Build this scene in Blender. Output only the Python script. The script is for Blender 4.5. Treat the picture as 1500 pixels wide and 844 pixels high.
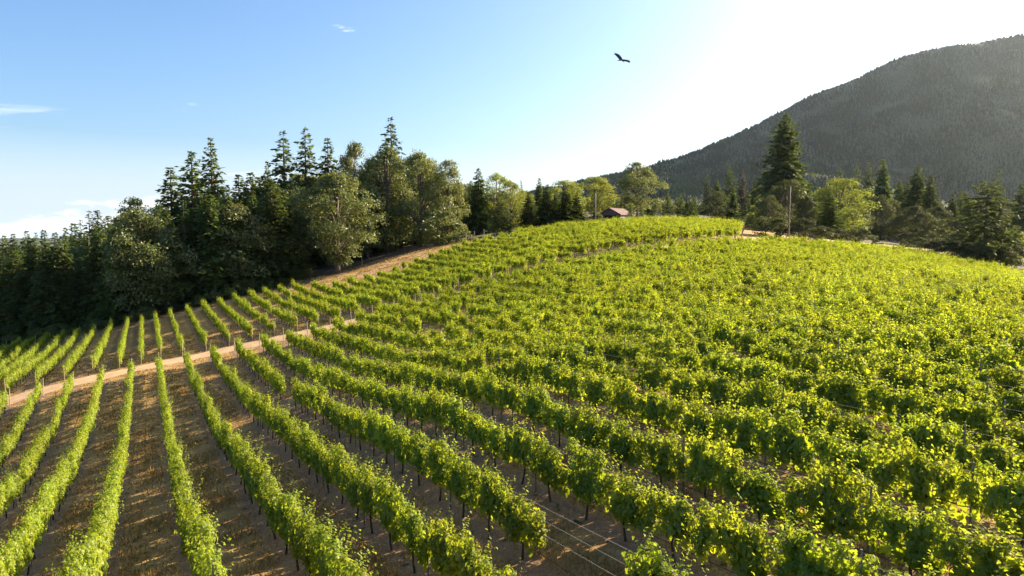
import bpy, math, random
import numpy as np
from mathutils import Vector, Matrix

for _o in list(bpy.data.objects):
    bpy.data.objects.remove(_o)
scene = bpy.context.scene
col = scene.collection
R = math.radians

# ------------------------------------------------------------------ camera, sky, sun, exposure
F_PX, CX, CY, YH = 1000.0, 750.0, 422.0, 348.0          # focal length and horizon in photo pixels
PITCH = math.atan((CY - YH) / F_PX)
cam_data = bpy.data.cameras.new('camera')
cam_data.sensor_width = 36.0
cam_data.lens = 36.0 * F_PX / 1500.0
cam_data.clip_start = 0.1
cam_data.clip_end = 60000.0
camera = bpy.data.objects.new('camera', cam_data)
col.objects.link(camera)
camera.location = (0, 0, 0)
camera.rotation_euler = (math.pi / 2 - PITCH, 0, 0)
scene.camera = camera

SUN_AZ, SUN_EL = R(60), R(29)
SUN_DIR = Vector((math.sin(SUN_AZ) * math.cos(SUN_EL), math.cos(SUN_AZ) * math.cos(SUN_EL), math.sin(SUN_EL)))
world = bpy.data.worlds.new('World')
scene.world = world
world.use_nodes = True
wn, wl = world.node_tree.nodes, world.node_tree.links
for n_ in list(wn):
    wn.remove(n_)
w_out = wn.new('ShaderNodeOutputWorld')
w_bg = wn.new('ShaderNodeBackground')
w_sky = wn.new('ShaderNodeTexSky')
w_sky.sky_type = 'NISHITA'
w_sky.sun_disc = False
w_sky.sun_elevation = SUN_EL
w_sky.sun_rotation = SUN_AZ
w_sky.altitude = 400
w_sky.air_density = 1.0
w_sky.dust_density = 3.2
w_sky.ozone_density = 2.6
w_bg.inputs['Strength'].default_value = 0.077
# thin scattered clouds: a noise on a flat cloud layer, faded out towards the zenith
tc = wn.new('ShaderNodeTexCoord')
sep = wn.new('ShaderNodeSeparateXYZ')
vrot = wn.new('ShaderNodeVectorRotate'); vrot.rotation_type = 'Z_AXIS'
vrot.inputs['Angle'].default_value = R(-23)
wl.new(tc.outputs['Generated'], vrot.inputs['Vector'])
wl.new(vrot.outputs[0], sep.inputs[0])
def wmath(op, a, b=None, clamp=False):
    m = wn.new('ShaderNodeMath'); m.operation = op; m.use_clamp = clamp
    for i, v in enumerate((a, b)):
        if v is None: continue
        if isinstance(v, (int, float)): m.inputs[i].default_value = v
        else: wl.new(v, m.inputs[i])
    return m.outputs[0]
zz = wmath('ADD', wmath('MAXIMUM', sep.outputs[2], 0.0), 0.06)
comb = wn.new('ShaderNodeCombineXYZ')
wl.new(wmath('DIVIDE', sep.outputs[0], zz), comb.inputs[0])
wl.new(wmath('DIVIDE', sep.outputs[1], zz), comb.inputs[1])
cmap = wn.new('ShaderNodeMapping')
cmap.inputs['Location'].default_value = (7.3, 2.0, 0.0)
cmap.inputs['Rotation'].default_value = (0, 0, R(20))
cmap.inputs['Scale'].default_value = (0.30, 0.75, 1.0)
wl.new(comb.outputs[0], cmap.inputs[0])
cn = wn.new('ShaderNodeTexNoise')
cn.inputs['Scale'].default_value = 1.0
cn.inputs['Detail'].default_value = 8.0
cn.inputs['Roughness'].default_value = 0.62
cn.inputs['Distortion'].default_value = 0.5
wl.new(cmap.outputs[0], cn.inputs['Vector'])
cr = wn.new('ShaderNodeMapRange')
cr.inputs['From Min'].default_value = 0.632
cr.inputs['From Max'].default_value = 0.82
wl.new(cn.outputs['Fac'], cr.inputs['Value'])
cloud_fac = wmath('MULTIPLY', cr.outputs[0], 0.55, True)
# low banks of cumulus along the horizon
cmap2 = wn.new('ShaderNodeMapping'); cmap2.inputs['Scale'].default_value = (7.0, 7.0, 26.0); cmap2.inputs['Location'].default_value = (2.0, 0.4, 0.0)
wl.new(tc.outputs['Generated'], cmap2.inputs[0])
cn2 = wn.new('ShaderNodeTexNoise'); cn2.inputs['Scale'].default_value = 1.0; cn2.inputs['Detail'].default_value = 9.0; cn2.inputs['Roughness'].default_value = 0.6
wl.new(cmap2.outputs[0], cn2.inputs['Vector'])
band = wn.new('ShaderNodeMapRange'); band.inputs['From Min'].default_value = 0.085; band.inputs['From Max'].default_value = 0.03
wl.new(sep.outputs[2], band.inputs['Value'])
thr = wmath('SUBTRACT', 0.68, wmath('MULTIPLY', band.outputs[0], 0.14))
bank_f = wmath('MULTIPLY', wmath('MULTIPLY', wmath('SUBTRACT', cn2.outputs['Fac'], thr, True), 9.0, True), 0.8)
cloud_fac = wmath('MAXIMUM', cloud_fac, bank_f, True)
cmix = wn.new('ShaderNodeMixRGB')
cmix.inputs['Color2'].default_value = (8.0, 7.6, 7.2, 1)
wl.new(cloud_fac, cmix.inputs['Fac'])
whs = wn.new('ShaderNodeHueSaturation')
whs.inputs['Saturation'].default_value = 1.2
whs.inputs['Hue'].default_value = 0.500
wl.new(w_sky.outputs[0], whs.inputs['Color'])
hmix = wn.new('ShaderNodeMixRGB'); hmix.inputs['Color2'].default_value = (4.6, 5.2, 5.8, 1)
hr = wn.new('ShaderNodeMapRange'); hr.inputs['From Min'].default_value = 0.13; hr.inputs['From Max'].default_value = 0.0; hr.inputs['To Max'].default_value = 0.85
wl.new(sep.outputs[2], hr.inputs['Value'])
wl.new(hr.outputs[0], hmix.inputs['Fac']); wl.new(whs.outputs[0], hmix.inputs['Color1'])
wl.new(hmix.outputs[0], cmix.inputs['Color1'])
wl.new(cmix.outputs[0], w_bg.inputs['Color'])
wl.new(w_bg.outputs[0], w_out.inputs['Surface'])

sun_data = bpy.data.lights.new('sun', 'SUN')
sun_data.energy = 5.0
sun_data.angle = R(0.53)
sun_data.color = (1.0, 0.81, 0.55)
sun = bpy.data.objects.new('sun', sun_data)
col.objects.link(sun)
sun.location = (300, 400, 200)
sun.rotation_euler = (-SUN_DIR).to_track_quat('-Z', 'Y').to_euler()

scene.render.engine = 'CYCLES'
scene.view_settings.view_transform = 'Standard'
scene.view_settings.look = 'None'
scene.view_settings.gamma = 1.0
scene.view_settings.use_curve_mapping = False
scene.view_settings.exposure = 1.75
scene.cycles.max_bounces = 8
scene.cycles.transparent_max_bounces = 8
scene.cycles.volume_bounces = 0

# ------------------------------------------------------------------ helpers
def pix(px, py, D):
    """point at forward distance D on the ray through photo pixel (px, py)"""
    x = (px - CX) / F_PX; y = -(py - CY) / F_PX
    d = Vector((x, math.cos(PITCH) + y * math.sin(PITCH), -math.sin(PITCH) + y * math.cos(PITCH)))
    return d * (D / d.y)

def proj(X, Y, Z):
    c, s_ = math.cos(PITCH), math.sin(PITCH)
    d = Y * c - Z * s_
    v = Y * s_ + Z * c
    return CX + F_PX * X / d, CY - F_PX * v / d, d

def mesh_np(name, V, Fs, mat=None, smooth=False):
    me = bpy.data.meshes.new(name)
    V = np.asarray(V, np.float32)
    Fs = [np.asarray(f, np.int32) for f in (Fs if isinstance(Fs, list) else [Fs]) if len(f)]
    idx = np.concatenate([f.ravel() for f in Fs])
    tot = np.concatenate([np.full(len(f), f.shape[1], np.int32) for f in Fs])
    start = np.concatenate([[0], np.cumsum(tot)[:-1]]).astype(np.int32)
    me.vertices.add(len(V)); me.vertices.foreach_set('co', V.ravel())
    me.loops.add(len(idx)); me.loops.foreach_set('vertex_index', idx)
    me.polygons.add(len(tot)); me.polygons.foreach_set('loop_start', start)
    if smooth: me.polygons.foreach_set('use_smooth', np.ones(len(tot), bool))
    me.update(calc_edges=True)
    me.validate()
    if mat: me.materials.append(mat)
    return me

def link(name, me, parent=None, loc=None):
    o = bpy.data.objects.new(name, me)
    col.objects.link(o)
    if parent is not None: o.parent = parent
    if loc is not None: o.location = loc
    return o

def tag(o, label=None, cat=None, group=None, kind=None):
    if label: o['label'] = label
    if cat: o['category'] = cat
    if group: o['group'] = group
    if kind: o['kind'] = kind
    return o

class MB:
    """collects tubes, boxes and polygons into one mesh"""
    def __init__(self): self.v = []; self.f = []
    def add(self, vs, fs):
        b = len(self.v); self.v += [tuple(v) for v in vs]; self.f += [tuple(b + i for i in f) for f in fs]
    def tube(self, pts, rad, n=6, cap=True):
        pts = [Vector(p) for p in pts]
        if not hasattr(rad, '__len__'): rad = [rad] * len(pts)
        ring = []; vs = []; fs = []
        for i, p in enumerate(pts):
            t = (pts[min(i + 1, len(pts) - 1)] - pts[max(i - 1, 0)]).normalized()
            a = t.cross(Vector((0.31, 0.95, 0.05)))
            if a.length < 0.05: a = t.cross(Vector((1, 0, 0)))
            a.normalize(); b = t.cross(a)
            for k in range(n):
                q = 2 * math.pi * k / n
                vs.append(p + (a * math.cos(q) + b * math.sin(q)) * rad[i])
        for i in range(len(pts) - 1):
            for k in range(n):
                k2 = (k + 1) % n
                fs.append((i * n + k, i * n + k2, (i + 1) * n + k2, (i + 1) * n + k))
        if cap:
            fs.append(tuple(range(n - 1, -1, -1))); fs.append(tuple((len(pts) - 1) * n + k for k in range(n)))
        self.add(vs, fs)
    def box(self, x0, x1, y0, y1, z0, z1):
        self.add([(x, y, z) for z in (z0, z1) for y in (y0, y1) for x in (x0, x1)],
                 [(0, 2, 3, 1), (4, 5, 7, 6), (0, 1, 5, 4), (2, 6, 7, 3), (0, 4, 6, 2), (1, 3, 7, 5)])
    def mesh(self, name, mat, smooth=False):
        me = bpy.data.meshes.new(name)
        me.from_pydata(self.v, [], self.f)
        if smooth:
            for p in me.polygons: p.use_smooth = True
        me.update()
        if mat: me.materials.append(mat)
        return me

ONES = ['', 'first', 'second', 'third', 'fourth', 'fifth', 'sixth', 'seventh', 'eighth', 'ninth', 'tenth', 'eleventh', 'twelfth',
        'thirteenth', 'fourteenth', 'fifteenth', 'sixteenth', 'seventeenth', 'eighteenth', 'nineteenth']
TENS = {20: ('twentieth', 'twenty'), 30: ('thirtieth', 'thirty'), 40: ('fortieth', 'forty'), 50: ('fiftieth', 'fifty'), 60: ('sixtieth', 'sixty')}
def ordinal(n):
    if n < 20: return ONES[n]
    t = n // 10 * 10
    return TENS[t][0] if n == t else TENS[t][1] + '-' + ONES[n - t]

# ------------------------------------------------------------------ materials
def new_mat(name):
    m = bpy.data.materials.new(name); m.use_nodes = True
    nt = m.node_tree
    for n_ in list(nt.nodes): nt.nodes.remove(n_)
    out = nt.nodes.new('ShaderNodeOutputMaterial')
    return m, nt.nodes, nt.links, out

def leaf_mat(name, cols, trans_cols, trans=0.5, gloss=0.06, rough=0.4, objvar=0.25, patch=False):
    m, N, L, out = new_mat(name)
    geo = N.new('ShaderNodeNewGeometry'); oi = N.new('ShaderNodeObjectInfo')
    def ramp(cs):
        r = N.new('ShaderNodeValToRGB')
        el = r.color_ramp.elements
        while len(el) < len(cs): el.new(0.5)
        for i, c in enumerate(cs):
            el[i].position = c[0]; el[i].color = (*c[1], 1)
        L.new(geo.outputs['Random Per Island'], r.inputs[0])
        hsv = N.new('ShaderNodeHueSaturation')
        mr = N.new('ShaderNodeMapRange')
        mr.inputs['To Min'].default_value = 1 - objvar; mr.inputs['To Max'].default_value = 1 + objvar
        L.new(oi.outputs['Random'], mr.inputs['Value'])
        if patch:                                     # slow drift of vigour and colour over the field
            pn = N.new('ShaderNodeTexNoise'); pn.inputs['Scale'].default_value = 0.07; pn.inputs['Detail'].default_value = 3.0
            L.new(oi.outputs['Location'], pn.inputs['Vector'])
            pm_ = N.new('ShaderNodeMapRange'); pm_.inputs['From Min'].default_value = .3; pm_.inputs['From Max'].default_value = .7
            pm_.inputs['To Min'].default_value = .88; pm_.inputs['To Max'].default_value = 1.16
            L.new(pn.outputs['Fac'], pm_.inputs['Value'])
            mu = N.new('ShaderNodeMath'); mu.operation = 'MULTIPLY'
            L.new(mr.outputs[0], mu.inputs[0]); L.new(pm_.outputs[0], mu.inputs[1]); L.new(mu.outputs[0], hsv.inputs['Value'])
        else: L.new(mr.outputs[0], hsv.inputs['Value'])
        mh = N.new('ShaderNodeMapRange'); mh.inputs['To Min'].default_value = 0.493; mh.inputs['To Max'].default_value = 0.507
        mm = N.new('ShaderNodeMath'); mm.operation = 'FRACT'
        ml = N.new('ShaderNodeMath'); ml.operation = 'MULTIPLY'; ml.inputs[1].default_value = 17.3
        L.new(oi.outputs['Random'], ml.inputs[0]); L.new(ml.outputs[0], mm.inputs[0]); L.new(mm.outputs[0], mh.inputs['Value'])
        L.new(mh.outputs[0], hsv.inputs['Hue'])
        L.new(r.outputs[0], hsv.inputs['Color'])
        return hsv.outputs[0]
    d = N.new('ShaderNodeBsdfDiffuse'); t = N.new('ShaderNodeBsdfTranslucent'); g = N.new('ShaderNodeBsdfGlossy')
    L.new(ramp(cols), d.inputs[0]); L.new(ramp(trans_cols), t.inputs[0])
    g.inputs['Roughness'].default_value = rough
    g.inputs['Color'].default_value = (0.9, 0.9, 0.9, 1)
    m1 = N.new('ShaderNodeMixShader'); m1.inputs[0].default_value = trans
    L.new(d.outputs[0], m1.inputs[1]); L.new(t.outputs[0], m1.inputs[2])
    m2 = N.new('ShaderNodeMixShader'); m2.inputs[0].default_value = gloss
    L.new(m1.outputs[0], m2.inputs[1]); L.new(g.outputs[0], m2.inputs[2])
    L.new(m2.outputs[0], out.inputs['Surface'])
    return m

def noise_mat(name, c1, c2, scale=8.0, rough=0.85, bump=0.0, detail=6.0, stretch=(1, 1, 1), metallic=0.0, c3=None):
    m, N, L, out = new_mat(name)
    b = N.new('ShaderNodeBsdfPrincipled')
    tcn = N.new('ShaderNodeTexCoord'); mp = N.new('ShaderNodeMapping'); mp.inputs['Scale'].default_value = stretch
    L.new(tcn.outputs['Object'], mp.inputs[0])
    n1 = N.new('ShaderNodeTexNoise'); n1.inputs['Scale'].default_value = scale; n1.inputs['Detail'].default_value = detail
    L.new(mp.outputs[0], n1.inputs['Vector'])
    r = N.new('ShaderNodeValToRGB'); el = r.color_ramp.elements
    el[0].position = 0.3; el[0].color = (*c1, 1); el[1].position = 0.7; el[1].color = (*c2, 1)
    if c3: e = el.new(0.85); e.color = (*c3, 1)
    L.new(n1.outputs['Fac'], r.inputs[0]); L.new(r.outputs[0], b.inputs['Base Color'])
    b.inputs['Roughness'].default_value = rough; b.inputs['Metallic'].default_value = metallic
    if bump:
        bp = N.new('ShaderNodeBump'); bp.inputs['Strength'].default_value = bump; bp.inputs['Distance'].default_value = 0.05
        L.new(n1.outputs['Fac'], bp.inputs['Height']); L.new(bp.outputs[0], b.inputs['Normal'])
    L.new(b.outputs[0], out.inputs['Surface'])
    return m

M = {}
M['vine'] = leaf_mat('vine_leaf', [(0.0, (0.10, 0.155, 0.016)), (0.55, (0.15, 0.20, 0.02)), (0.93, (0.20, 0.235, 0.026)), (1.0, (0.23, 0.235, 0.03))],
                     [(0.0, (0.36, 0.46, 0.014)), (0.6, (0.51, 0.59, 0.026)), (0.94, (0.58, 0.62, 0.04)), (1.0, (0.62, 0.57, 0.045))], 0.45, 0.016, 0.45, 0.10, True)
M['fir'] = leaf_mat('fir_needles', [(0.0, (0.036, 0.064, 0.02)), (0.6, (0.062, 0.098, 0.026)), (1.0, (0.105, 0.135, 0.036))],
                    [(0.0, (0.10, 0.15, 0.022)), (1.0, (0.20, 0.25, 0.035))], 0.32, 0.02, 0.5, 0.25)
M['oak'] = leaf_mat('oak_leaf', [(0.0, (0.06, 0.09, 0.022)), (0.6, (0.10, 0.13, 0.03)), (1.0, (0.16, 0.175, 0.045))],
                    [(0.0, (0.16, 0.20, 0.03)), (1.0, (0.30, 0.31, 0.06))], 0.36, 0.04, 0.5, 0.2)
M['shadedoak'] = leaf_mat('shaded_leaf', [(0.0, (0.03, 0.045, 0.014)), (0.6, (0.048, 0.064, 0.018)), (1.0, (0.08, 0.09, 0.026))],  # oak leaf darkened in colour to stand in for backlit shade
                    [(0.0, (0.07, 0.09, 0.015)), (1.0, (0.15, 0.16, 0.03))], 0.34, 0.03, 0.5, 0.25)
M['maple'] = leaf_mat('bright_leaf', [(0.0, (0.06, 0.10, 0.018)), (0.6, (0.09, 0.14, 0.022)), (1.0, (0.15, 0.18, 0.03))],
                      [(0.0, (0.24, 0.32, 0.02)), (1.0, (0.42, 0.42, 0.04))], 0.48, 0.04, 0.5, 0.15)
M['drypine'] = leaf_mat('greyed_needles', [(0.0, (0.05, 0.055, 0.03)), (0.6, (0.085, 0.085, 0.05)), (1.0, (0.14, 0.12, 0.07))],
                        [(0.0, (0.09, 0.10, 0.04)), (1.0, (0.18, 0.16, 0.06))], 0.28, 0.03, 0.5, 0.2)
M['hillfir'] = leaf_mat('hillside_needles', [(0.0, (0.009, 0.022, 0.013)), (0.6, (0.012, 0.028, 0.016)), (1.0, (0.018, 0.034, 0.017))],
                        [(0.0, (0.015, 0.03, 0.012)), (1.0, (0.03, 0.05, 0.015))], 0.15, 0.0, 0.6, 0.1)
M['grass'] = leaf_mat('dry_grass_blade', [(0.0, (0.24, 0.14, 0.05)), (0.55, (0.40, 0.26, 0.10)), (0.82, (0.48, 0.34, 0.14)), (1.0, (0.13, 0.16, 0.03))],
                      [(0.0, (0.26, 0.16, 0.05)), (1.0, (0.46, 0.33, 0.11))], 0.35, 0.0, 0.6, 0.1)
M['bark'] = noise_mat('bark', (0.055, 0.04, 0.03), (0.16, 0.12, 0.09), 5.0, 0.9, 0.6, stretch=(1, 1, 0.25))
M['vinebark'] = noise_mat('vine_bark', (0.03, 0.02, 0.014), (0.10, 0.07, 0.05), 18.0, 0.95, 0.6, stretch=(1, 1, 0.3))
M['wood'] = noise_mat('weathered_wood', (0.20, 0.17, 0.14), (0.38, 0.33, 0.27), 9.0, 0.85, 0.3, stretch=(1, 1, 0.08))
M['steel'] = noise_mat('dull_steel', (0.10, 0.10, 0.10), (0.22, 0.21, 0.20), 30.0, 0.55, 0.0, metallic=0.6)
M['palepost'] = noise_mat('pale_pole', (0.20, 0.18, 0.16), (0.30, 0.27, 0.24), 12.0, 0.7, 0.1, stretch=(1, 1, 0.2))
M['endpost'] = noise_mat('end_post_wood', (0.22, 0.16, 0.11), (0.42, 0.32, 0.22), 12.0, 0.7, 0.1, stretch=(1, 1, 0.2))
M['wire'] = noise_mat('trellis_wire', (0.16, 0.15, 0.14), (0.26, 0.25, 0.24), 20.0, 0.75, 0.0, metallic=0.2)
M['hose'] = noise_mat('black_hose', (0.012, 0.012, 0.012), (0.03, 0.028, 0.026), 20.0, 0.5)
def path_mat():
    m, N, L, out = new_mat('dirt_path')
    b = N.new('ShaderNodeBsdfPrincipled'); b.inputs['Roughness'].default_value = 0.95
    tcn = N.new('ShaderNodeTexCoord')
    def noise(sc, det):
        n_ = N.new('ShaderNodeTexNoise'); n_.inputs['Scale'].default_value = sc; n_.inputs['Detail'].default_value = det; n_.inputs['Roughness'].default_value = .65
        L.new(tcn.outputs['Object'], n_.inputs['Vector']); return n_.outputs['Fac']
    def ramp(f, pts):
        r = N.new('ShaderNodeValToRGB'); el = r.color_ramp.elements
        while len(el) < len(pts): el.new(.5)
        for i, (q_, c) in enumerate(pts): el[i].position = q_; el[i].color = (*c, 1)
        L.new(f, r.inputs[0]); return r.outputs[0]
    n1, n2 = noise(.7, 9), noise(5.0, 9)
    dirt = ramp(n1, [(.3, (0.34, 0.21, 0.10)), (.5, (0.46, 0.30, 0.16)), (.7, (0.52, 0.37, 0.21))])
    verge = ramp(n2, [(.3, (0.26, 0.17, 0.07)), (.6, (0.42, 0.30, 0.13)), (.8, (0.24, 0.22, 0.08))])
    at = N.new('ShaderNodeAttribute'); at.attribute_name = 'verge'
    ad = N.new('ShaderNodeMath'); ad.operation = 'ADD'; L.new(at.outputs['Fac'], ad.inputs[0])
    sb = N.new('ShaderNodeMath'); sb.operation = 'MULTIPLY_ADD'; sb.inputs[1].default_value = 2.2; sb.inputs[2].default_value = -1.25
    L.new(n2, sb.inputs[0]); L.new(sb.outputs[0], ad.inputs[1]); ad.use_clamp = True
    mx = N.new('ShaderNodeMixRGB'); L.new(ad.outputs[0], mx.inputs[0]); L.new(dirt, mx.inputs[1]); L.new(verge, mx.inputs[2])
    L.new(mx.outputs[0], b.inputs['Base Color'])
    bp = N.new('ShaderNodeBump'); bp.inputs['Strength'].default_value = .6; bp.inputs['Distance'].default_value = .06
    L.new(n2, bp.inputs['Height']); L.new(bp.outputs[0], b.inputs['Normal'])
    L.new(b.outputs[0], out.inputs['Surface'])
    return m
M['path'] = path_mat()

# ------------------------------------------------------------------ terrain
# ground height (decimetres below or above the camera) on a 10 m grid, from the traced vine rows
ZT = [
  -387,-365,-343,-320,-299,-277,-256,-234,-213,-191,-170,-148,-126,-105,-83,-64,-47,-35,-27,-22,-20,-21,-25,-31,-38,-47,-57,-67,-77,-88,-99,-111,-122,-134,-145,-157,-169,
  -393,-371,-349,-327,-305,-283,-262,-241,-220,-199,-178,-157,-135,-114,-94,-75,-59,-47,-38,-33,-31,-32,-35,-40,-47,-55,-64,-74,-84,-94,-105,-116,-127,-139,-151,-163,-175,
  -399,-376,-354,-332,-311,-289,-268,-248,-227,-206,-186,-165,-144,-124,-103,-84,-68,-56,-47,-42,-40,-40,-43,-48,-54,-62,-71,-80,-90,-100,-111,-122,-133,-144,-156,-168,-180,
  -404,-382,-359,-338,-316,-295,-274,-254,-234,-214,-194,-173,-153,-133,-112,-92,-75,-63,-55,-50,-47,-47,-50,-54,-61,-68,-77,-86,-96,-106,-116,-127,-138,-149,-160,-172,-185,
  -409,-386,-364,-342,-321,-300,-280,-260,-240,-220,-201,-182,-162,-142,-121,-98,-82,-69,-63,-56,-53,-53,-55,-60,-66,-74,-82,-91,-101,-111,-121,-131,-142,-153,-165,-177,-189,
  -413,-390,-368,-346,-325,-304,-284,-264,-245,-226,-207,-189,-170,-152,-132,-109,-80,-81,-69,-61,-57,-56,-59,-64,-70,-78,-87,-96,-105,-115,-125,-135,-146,-157,-168,-180,-193,
  -416,-393,-371,-349,-328,-308,-287,-268,-249,-230,-212,-195,-178,-160,-141,-123,-101,-85,-68,-61,-58,-58,-61,-67,-74,-82,-90,-99,-109,-118,-128,-138,-149,-160,-172,-183,-196,
  -418,-395,-373,-351,-330,-309,-289,-270,-251,-232,-215,-198,-182,-166,-150,-126,-106,-78,-65,-59,-57,-58,-62,-68,-76,-84,-93,-102,-112,-121,-131,-141,-151,-162,-174,-186,-198,
  -419,-395,-373,-351,-330,-310,-289,-270,-251,-232,-214,-198,-182,-168,-150,-130,-102,-79,-64,-57,-55,-57,-62,-69,-77,-86,-95,-104,-114,-123,-133,-143,-153,-164,-175,-187,-200,
  -418,-395,-372,-350,-329,-308,-288,-268,-249,-229,-211,-193,-177,-164,-145,-125,-101,-77,-62,-55,-53,-55,-61,-69,-78,-88,-97,-106,-115,-124,-133,-143,-153,-164,-175,-187,-200,
  -416,-393,-370,-348,-327,-306,-286,-265,-245,-225,-205,-185,-167,-149,-138,-119,-93,-73,-59,-51,-50,-53,-60,-68,-78,-88,-97,-106,-115,-124,-133,-143,-153,-163,-174,-186,-199,
  -413,-389,-367,-345,-324,-303,-282,-261,-241,-220,-199,-178,-156,-142,-131,-112,-87,-68,-54,-46,-45,-49,-57,-67,-77,-87,-96,-105,-114,-122,-131,-141,-151,-161,-172,-184,-196,
  -408,-385,-363,-341,-319,-298,-277,-257,-236,-215,-194,-172,-152,-138,-122,-104,-82,-62,-47,-39,-38,-43,-52,-63,-75,-85,-94,-102,-111,-119,-128,-137,-147,-157,-168,-180,-193,
  -403,-380,-357,-335,-314,-293,-272,-251,-230,-209,-189,-167,-146,-130,-114,-97,-76,-55,-39,-30,-30,-35,-45,-57,-71,-81,-89,-97,-106,-114,-123,-132,-142,-153,-163,-175,-187,
  -396,-373,-351,-329,-307,-286,-265,-244,-223,-202,-181,-158,-138,-120,-107,-90,-68,-46,-29,-20,-18,-25,-35,-48,-62,-72,-81,-90,-99,-108,-117,-126,-136,-146,-157,-169,-181,
  -389,-366,-344,-322,-300,-279,-257,-235,-214,-192,-170,-147,-127,-112,-98,-80,-57,-35,-19,-9,-6,-11,-23,-37,-49,-61,-71,-81,-90,-99,-109,-118,-128,-139,-150,-161,-173,
  -381,-358,-336,-314,-292,-270,-248,-226,-204,-181,-159,-136,-115,-102,-86,-66,-42,-22,-8,1,4,0,-10,-23,-36,-48,-59,-70,-80,-90,-100,-110,-120,-130,-141,-153,-164,
  -372,-349,-327,-305,-284,-262,-240,-217,-194,-171,-148,-126,-107,-90,-70,-48,-26,-9,3,11,13,10,2,-10,-23,-36,-48,-59,-69,-80,-90,-100,-111,-121,-132,-143,-155,
  -362,-340,-318,-296,-275,-253,-231,-208,-185,-162,-139,-117,-97,-77,-56,-33,-13,2,12,18,21,20,12,0,-12,-25,-37,-48,-59,-70,-80,-91,-101,-112,-123,-134,-145,
  -352,-330,-308,-287,-265,-244,-222,-199,-176,-152,-129,-107,-86,-66,-45,-24,-5,9,19,25,27,25,19,9,-3,-15,-27,-38,-49,-60,-71,-81,-92,-103,-113,-124,-135,
  -341,-319,-298,-276,-255,-233,-211,-189,-166,-143,-120,-98,-77,-56,-36,-17,1,14,24,30,32,30,25,16,5,-6,-18,-29,-40,-51,-61,-72,-83,-93,-104,-115,-125,
  -330,-309,-287,-265,-244,-223,-201,-178,-156,-133,-111,-89,-69,-48,-29,-11,5,18,28,33,35,34,29,22,12,1,-10,-21,-31,-42,-53,-63,-74,-84,-95,-105,-116,
  -319,-297,-276,-254,-233,-212,-190,-168,-146,-124,-102,-81,-61,-41,-23,-6,9,21,30,36,38,37,33,26,18,8,-3,-13,-23,-34,-44,-54,-65,-75,-86,-96,-106,
  -307,-286,-264,-243,-222,-201,-179,-158,-136,-115,-94,-73,-54,-35,-17,-1,13,24,33,38,41,40,37,31,23,14,4,-6,-16,-26,-36,-46,-56,-67,-77,-87,-97,
  -295,-274,-253,-232,-211,-190,-169,-148,-127,-106,-85,-65,-47,-29,-12,3,16,27,35,41,43,43,40,35,28,20,10,1,-8,-18,-28,-38,-48,-58,-68,-78,-88,
  -284,-263,-242,-221,-200,-179,-158,-138,-117,-97,-77,-58,-40,-22,-6,8,20,30,38,43,46,46,44,40,33,26,17,8,-1,-11,-20,-30,-40,-50,-60,-70,-80,
  -272,-251,-230,-210,-189,-169,-148,-128,-108,-88,-69,-50,-33,-16,-1,13,24,34,41,46,49,50,48,44,39,31,24,15,6,-3,-12,-22,-32,-41,-51,-61,-71,
  -260,-240,-219,-199,-178,-158,-138,-118,-98,-79,-60,-42,-25,-9,5,18,29,38,44,50,53,53,52,49,44,38,30,22,14,5,-4,-14,-23,-33,-43,-53,-63,
  -249,-228,-208,-188,-167,-147,-127,-108,-88,-70,-51,-34,-18,-2,11,24,34,43,49,54,57,58,57,54,50,44,37,29,21,12,3,-6,-15,-25,-35,-44,-54,
  -237,-217,-197,-177,-156,-137,-117,-98,-79,-60,-42,-25,-10,5,19,30,40,49,55,59,62,63,62,60,56,50,44,37,29,20,12,2,-7,-16,-26,-36,-46,
  -226,-206,-185,-165,-145,-126,-106,-87,-68,-50,-33,-16,-1,13,26,38,48,56,62,66,69,69,69,67,63,58,52,44,37,28,20,11,2,-8,-17,-27,-37,
  -214,-194,-174,-154,-134,-115,-95,-77,-58,-40,-23,-7,8,22,35,46,56,63,69,74,76,77,76,74,71,66,60,53,45,37,28,19,10,1,-9,-18,-28,
  -203,-183,-163,-143,-123,-104,-84,-66,-47,-30,-13,3,18,32,45,55,65,72,78,82,85,86,85,83,79,74,68,61,54,46,37,28,19,10,0,-9,-19,
  -191,-171,-151,-131,-111,-92,-73,-54,-36,-19,-2,14,29,43,55,66,75,82,88,92,94,95,94,92,88,84,78,71,63,55,46,38,28,19,9,0,-10,
  -179,-159,-139,-119,-100,-80,-61,-43,-25,-7,10,26,40,54,66,77,86,93,99,103,105,106,105,102,98,93,87,80,73,65,56,47,38,28,19,9,-1,
  -167,-147,-127,-108,-88,-69,-50,-31,-13,5,22,38,52,66,78,89,98,105,111,115,117,117,116,113,109,104,98,91,83,75,66,57,47,38,28,18,9,
]
ZT = np.array(ZT, float).reshape(36, 37) / 10.0
GX0, GY0, GS = -170.0, -40.0, 10.0
ROW_D = np.array([-0.47414486, 0.88044685])      # direction of the vine rows (away from the camera)
ROW_N = np.array([0.88044685, 0.47414486])       # across the rows
SP, S0 = 2.5, 0.39                               # row spacing and offset of row 0

def smooth01(a, b, x):
    u = np.clip((x - a) / (b - a), 0, 1)
    return u * u * (3 - 2 * u)

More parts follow.
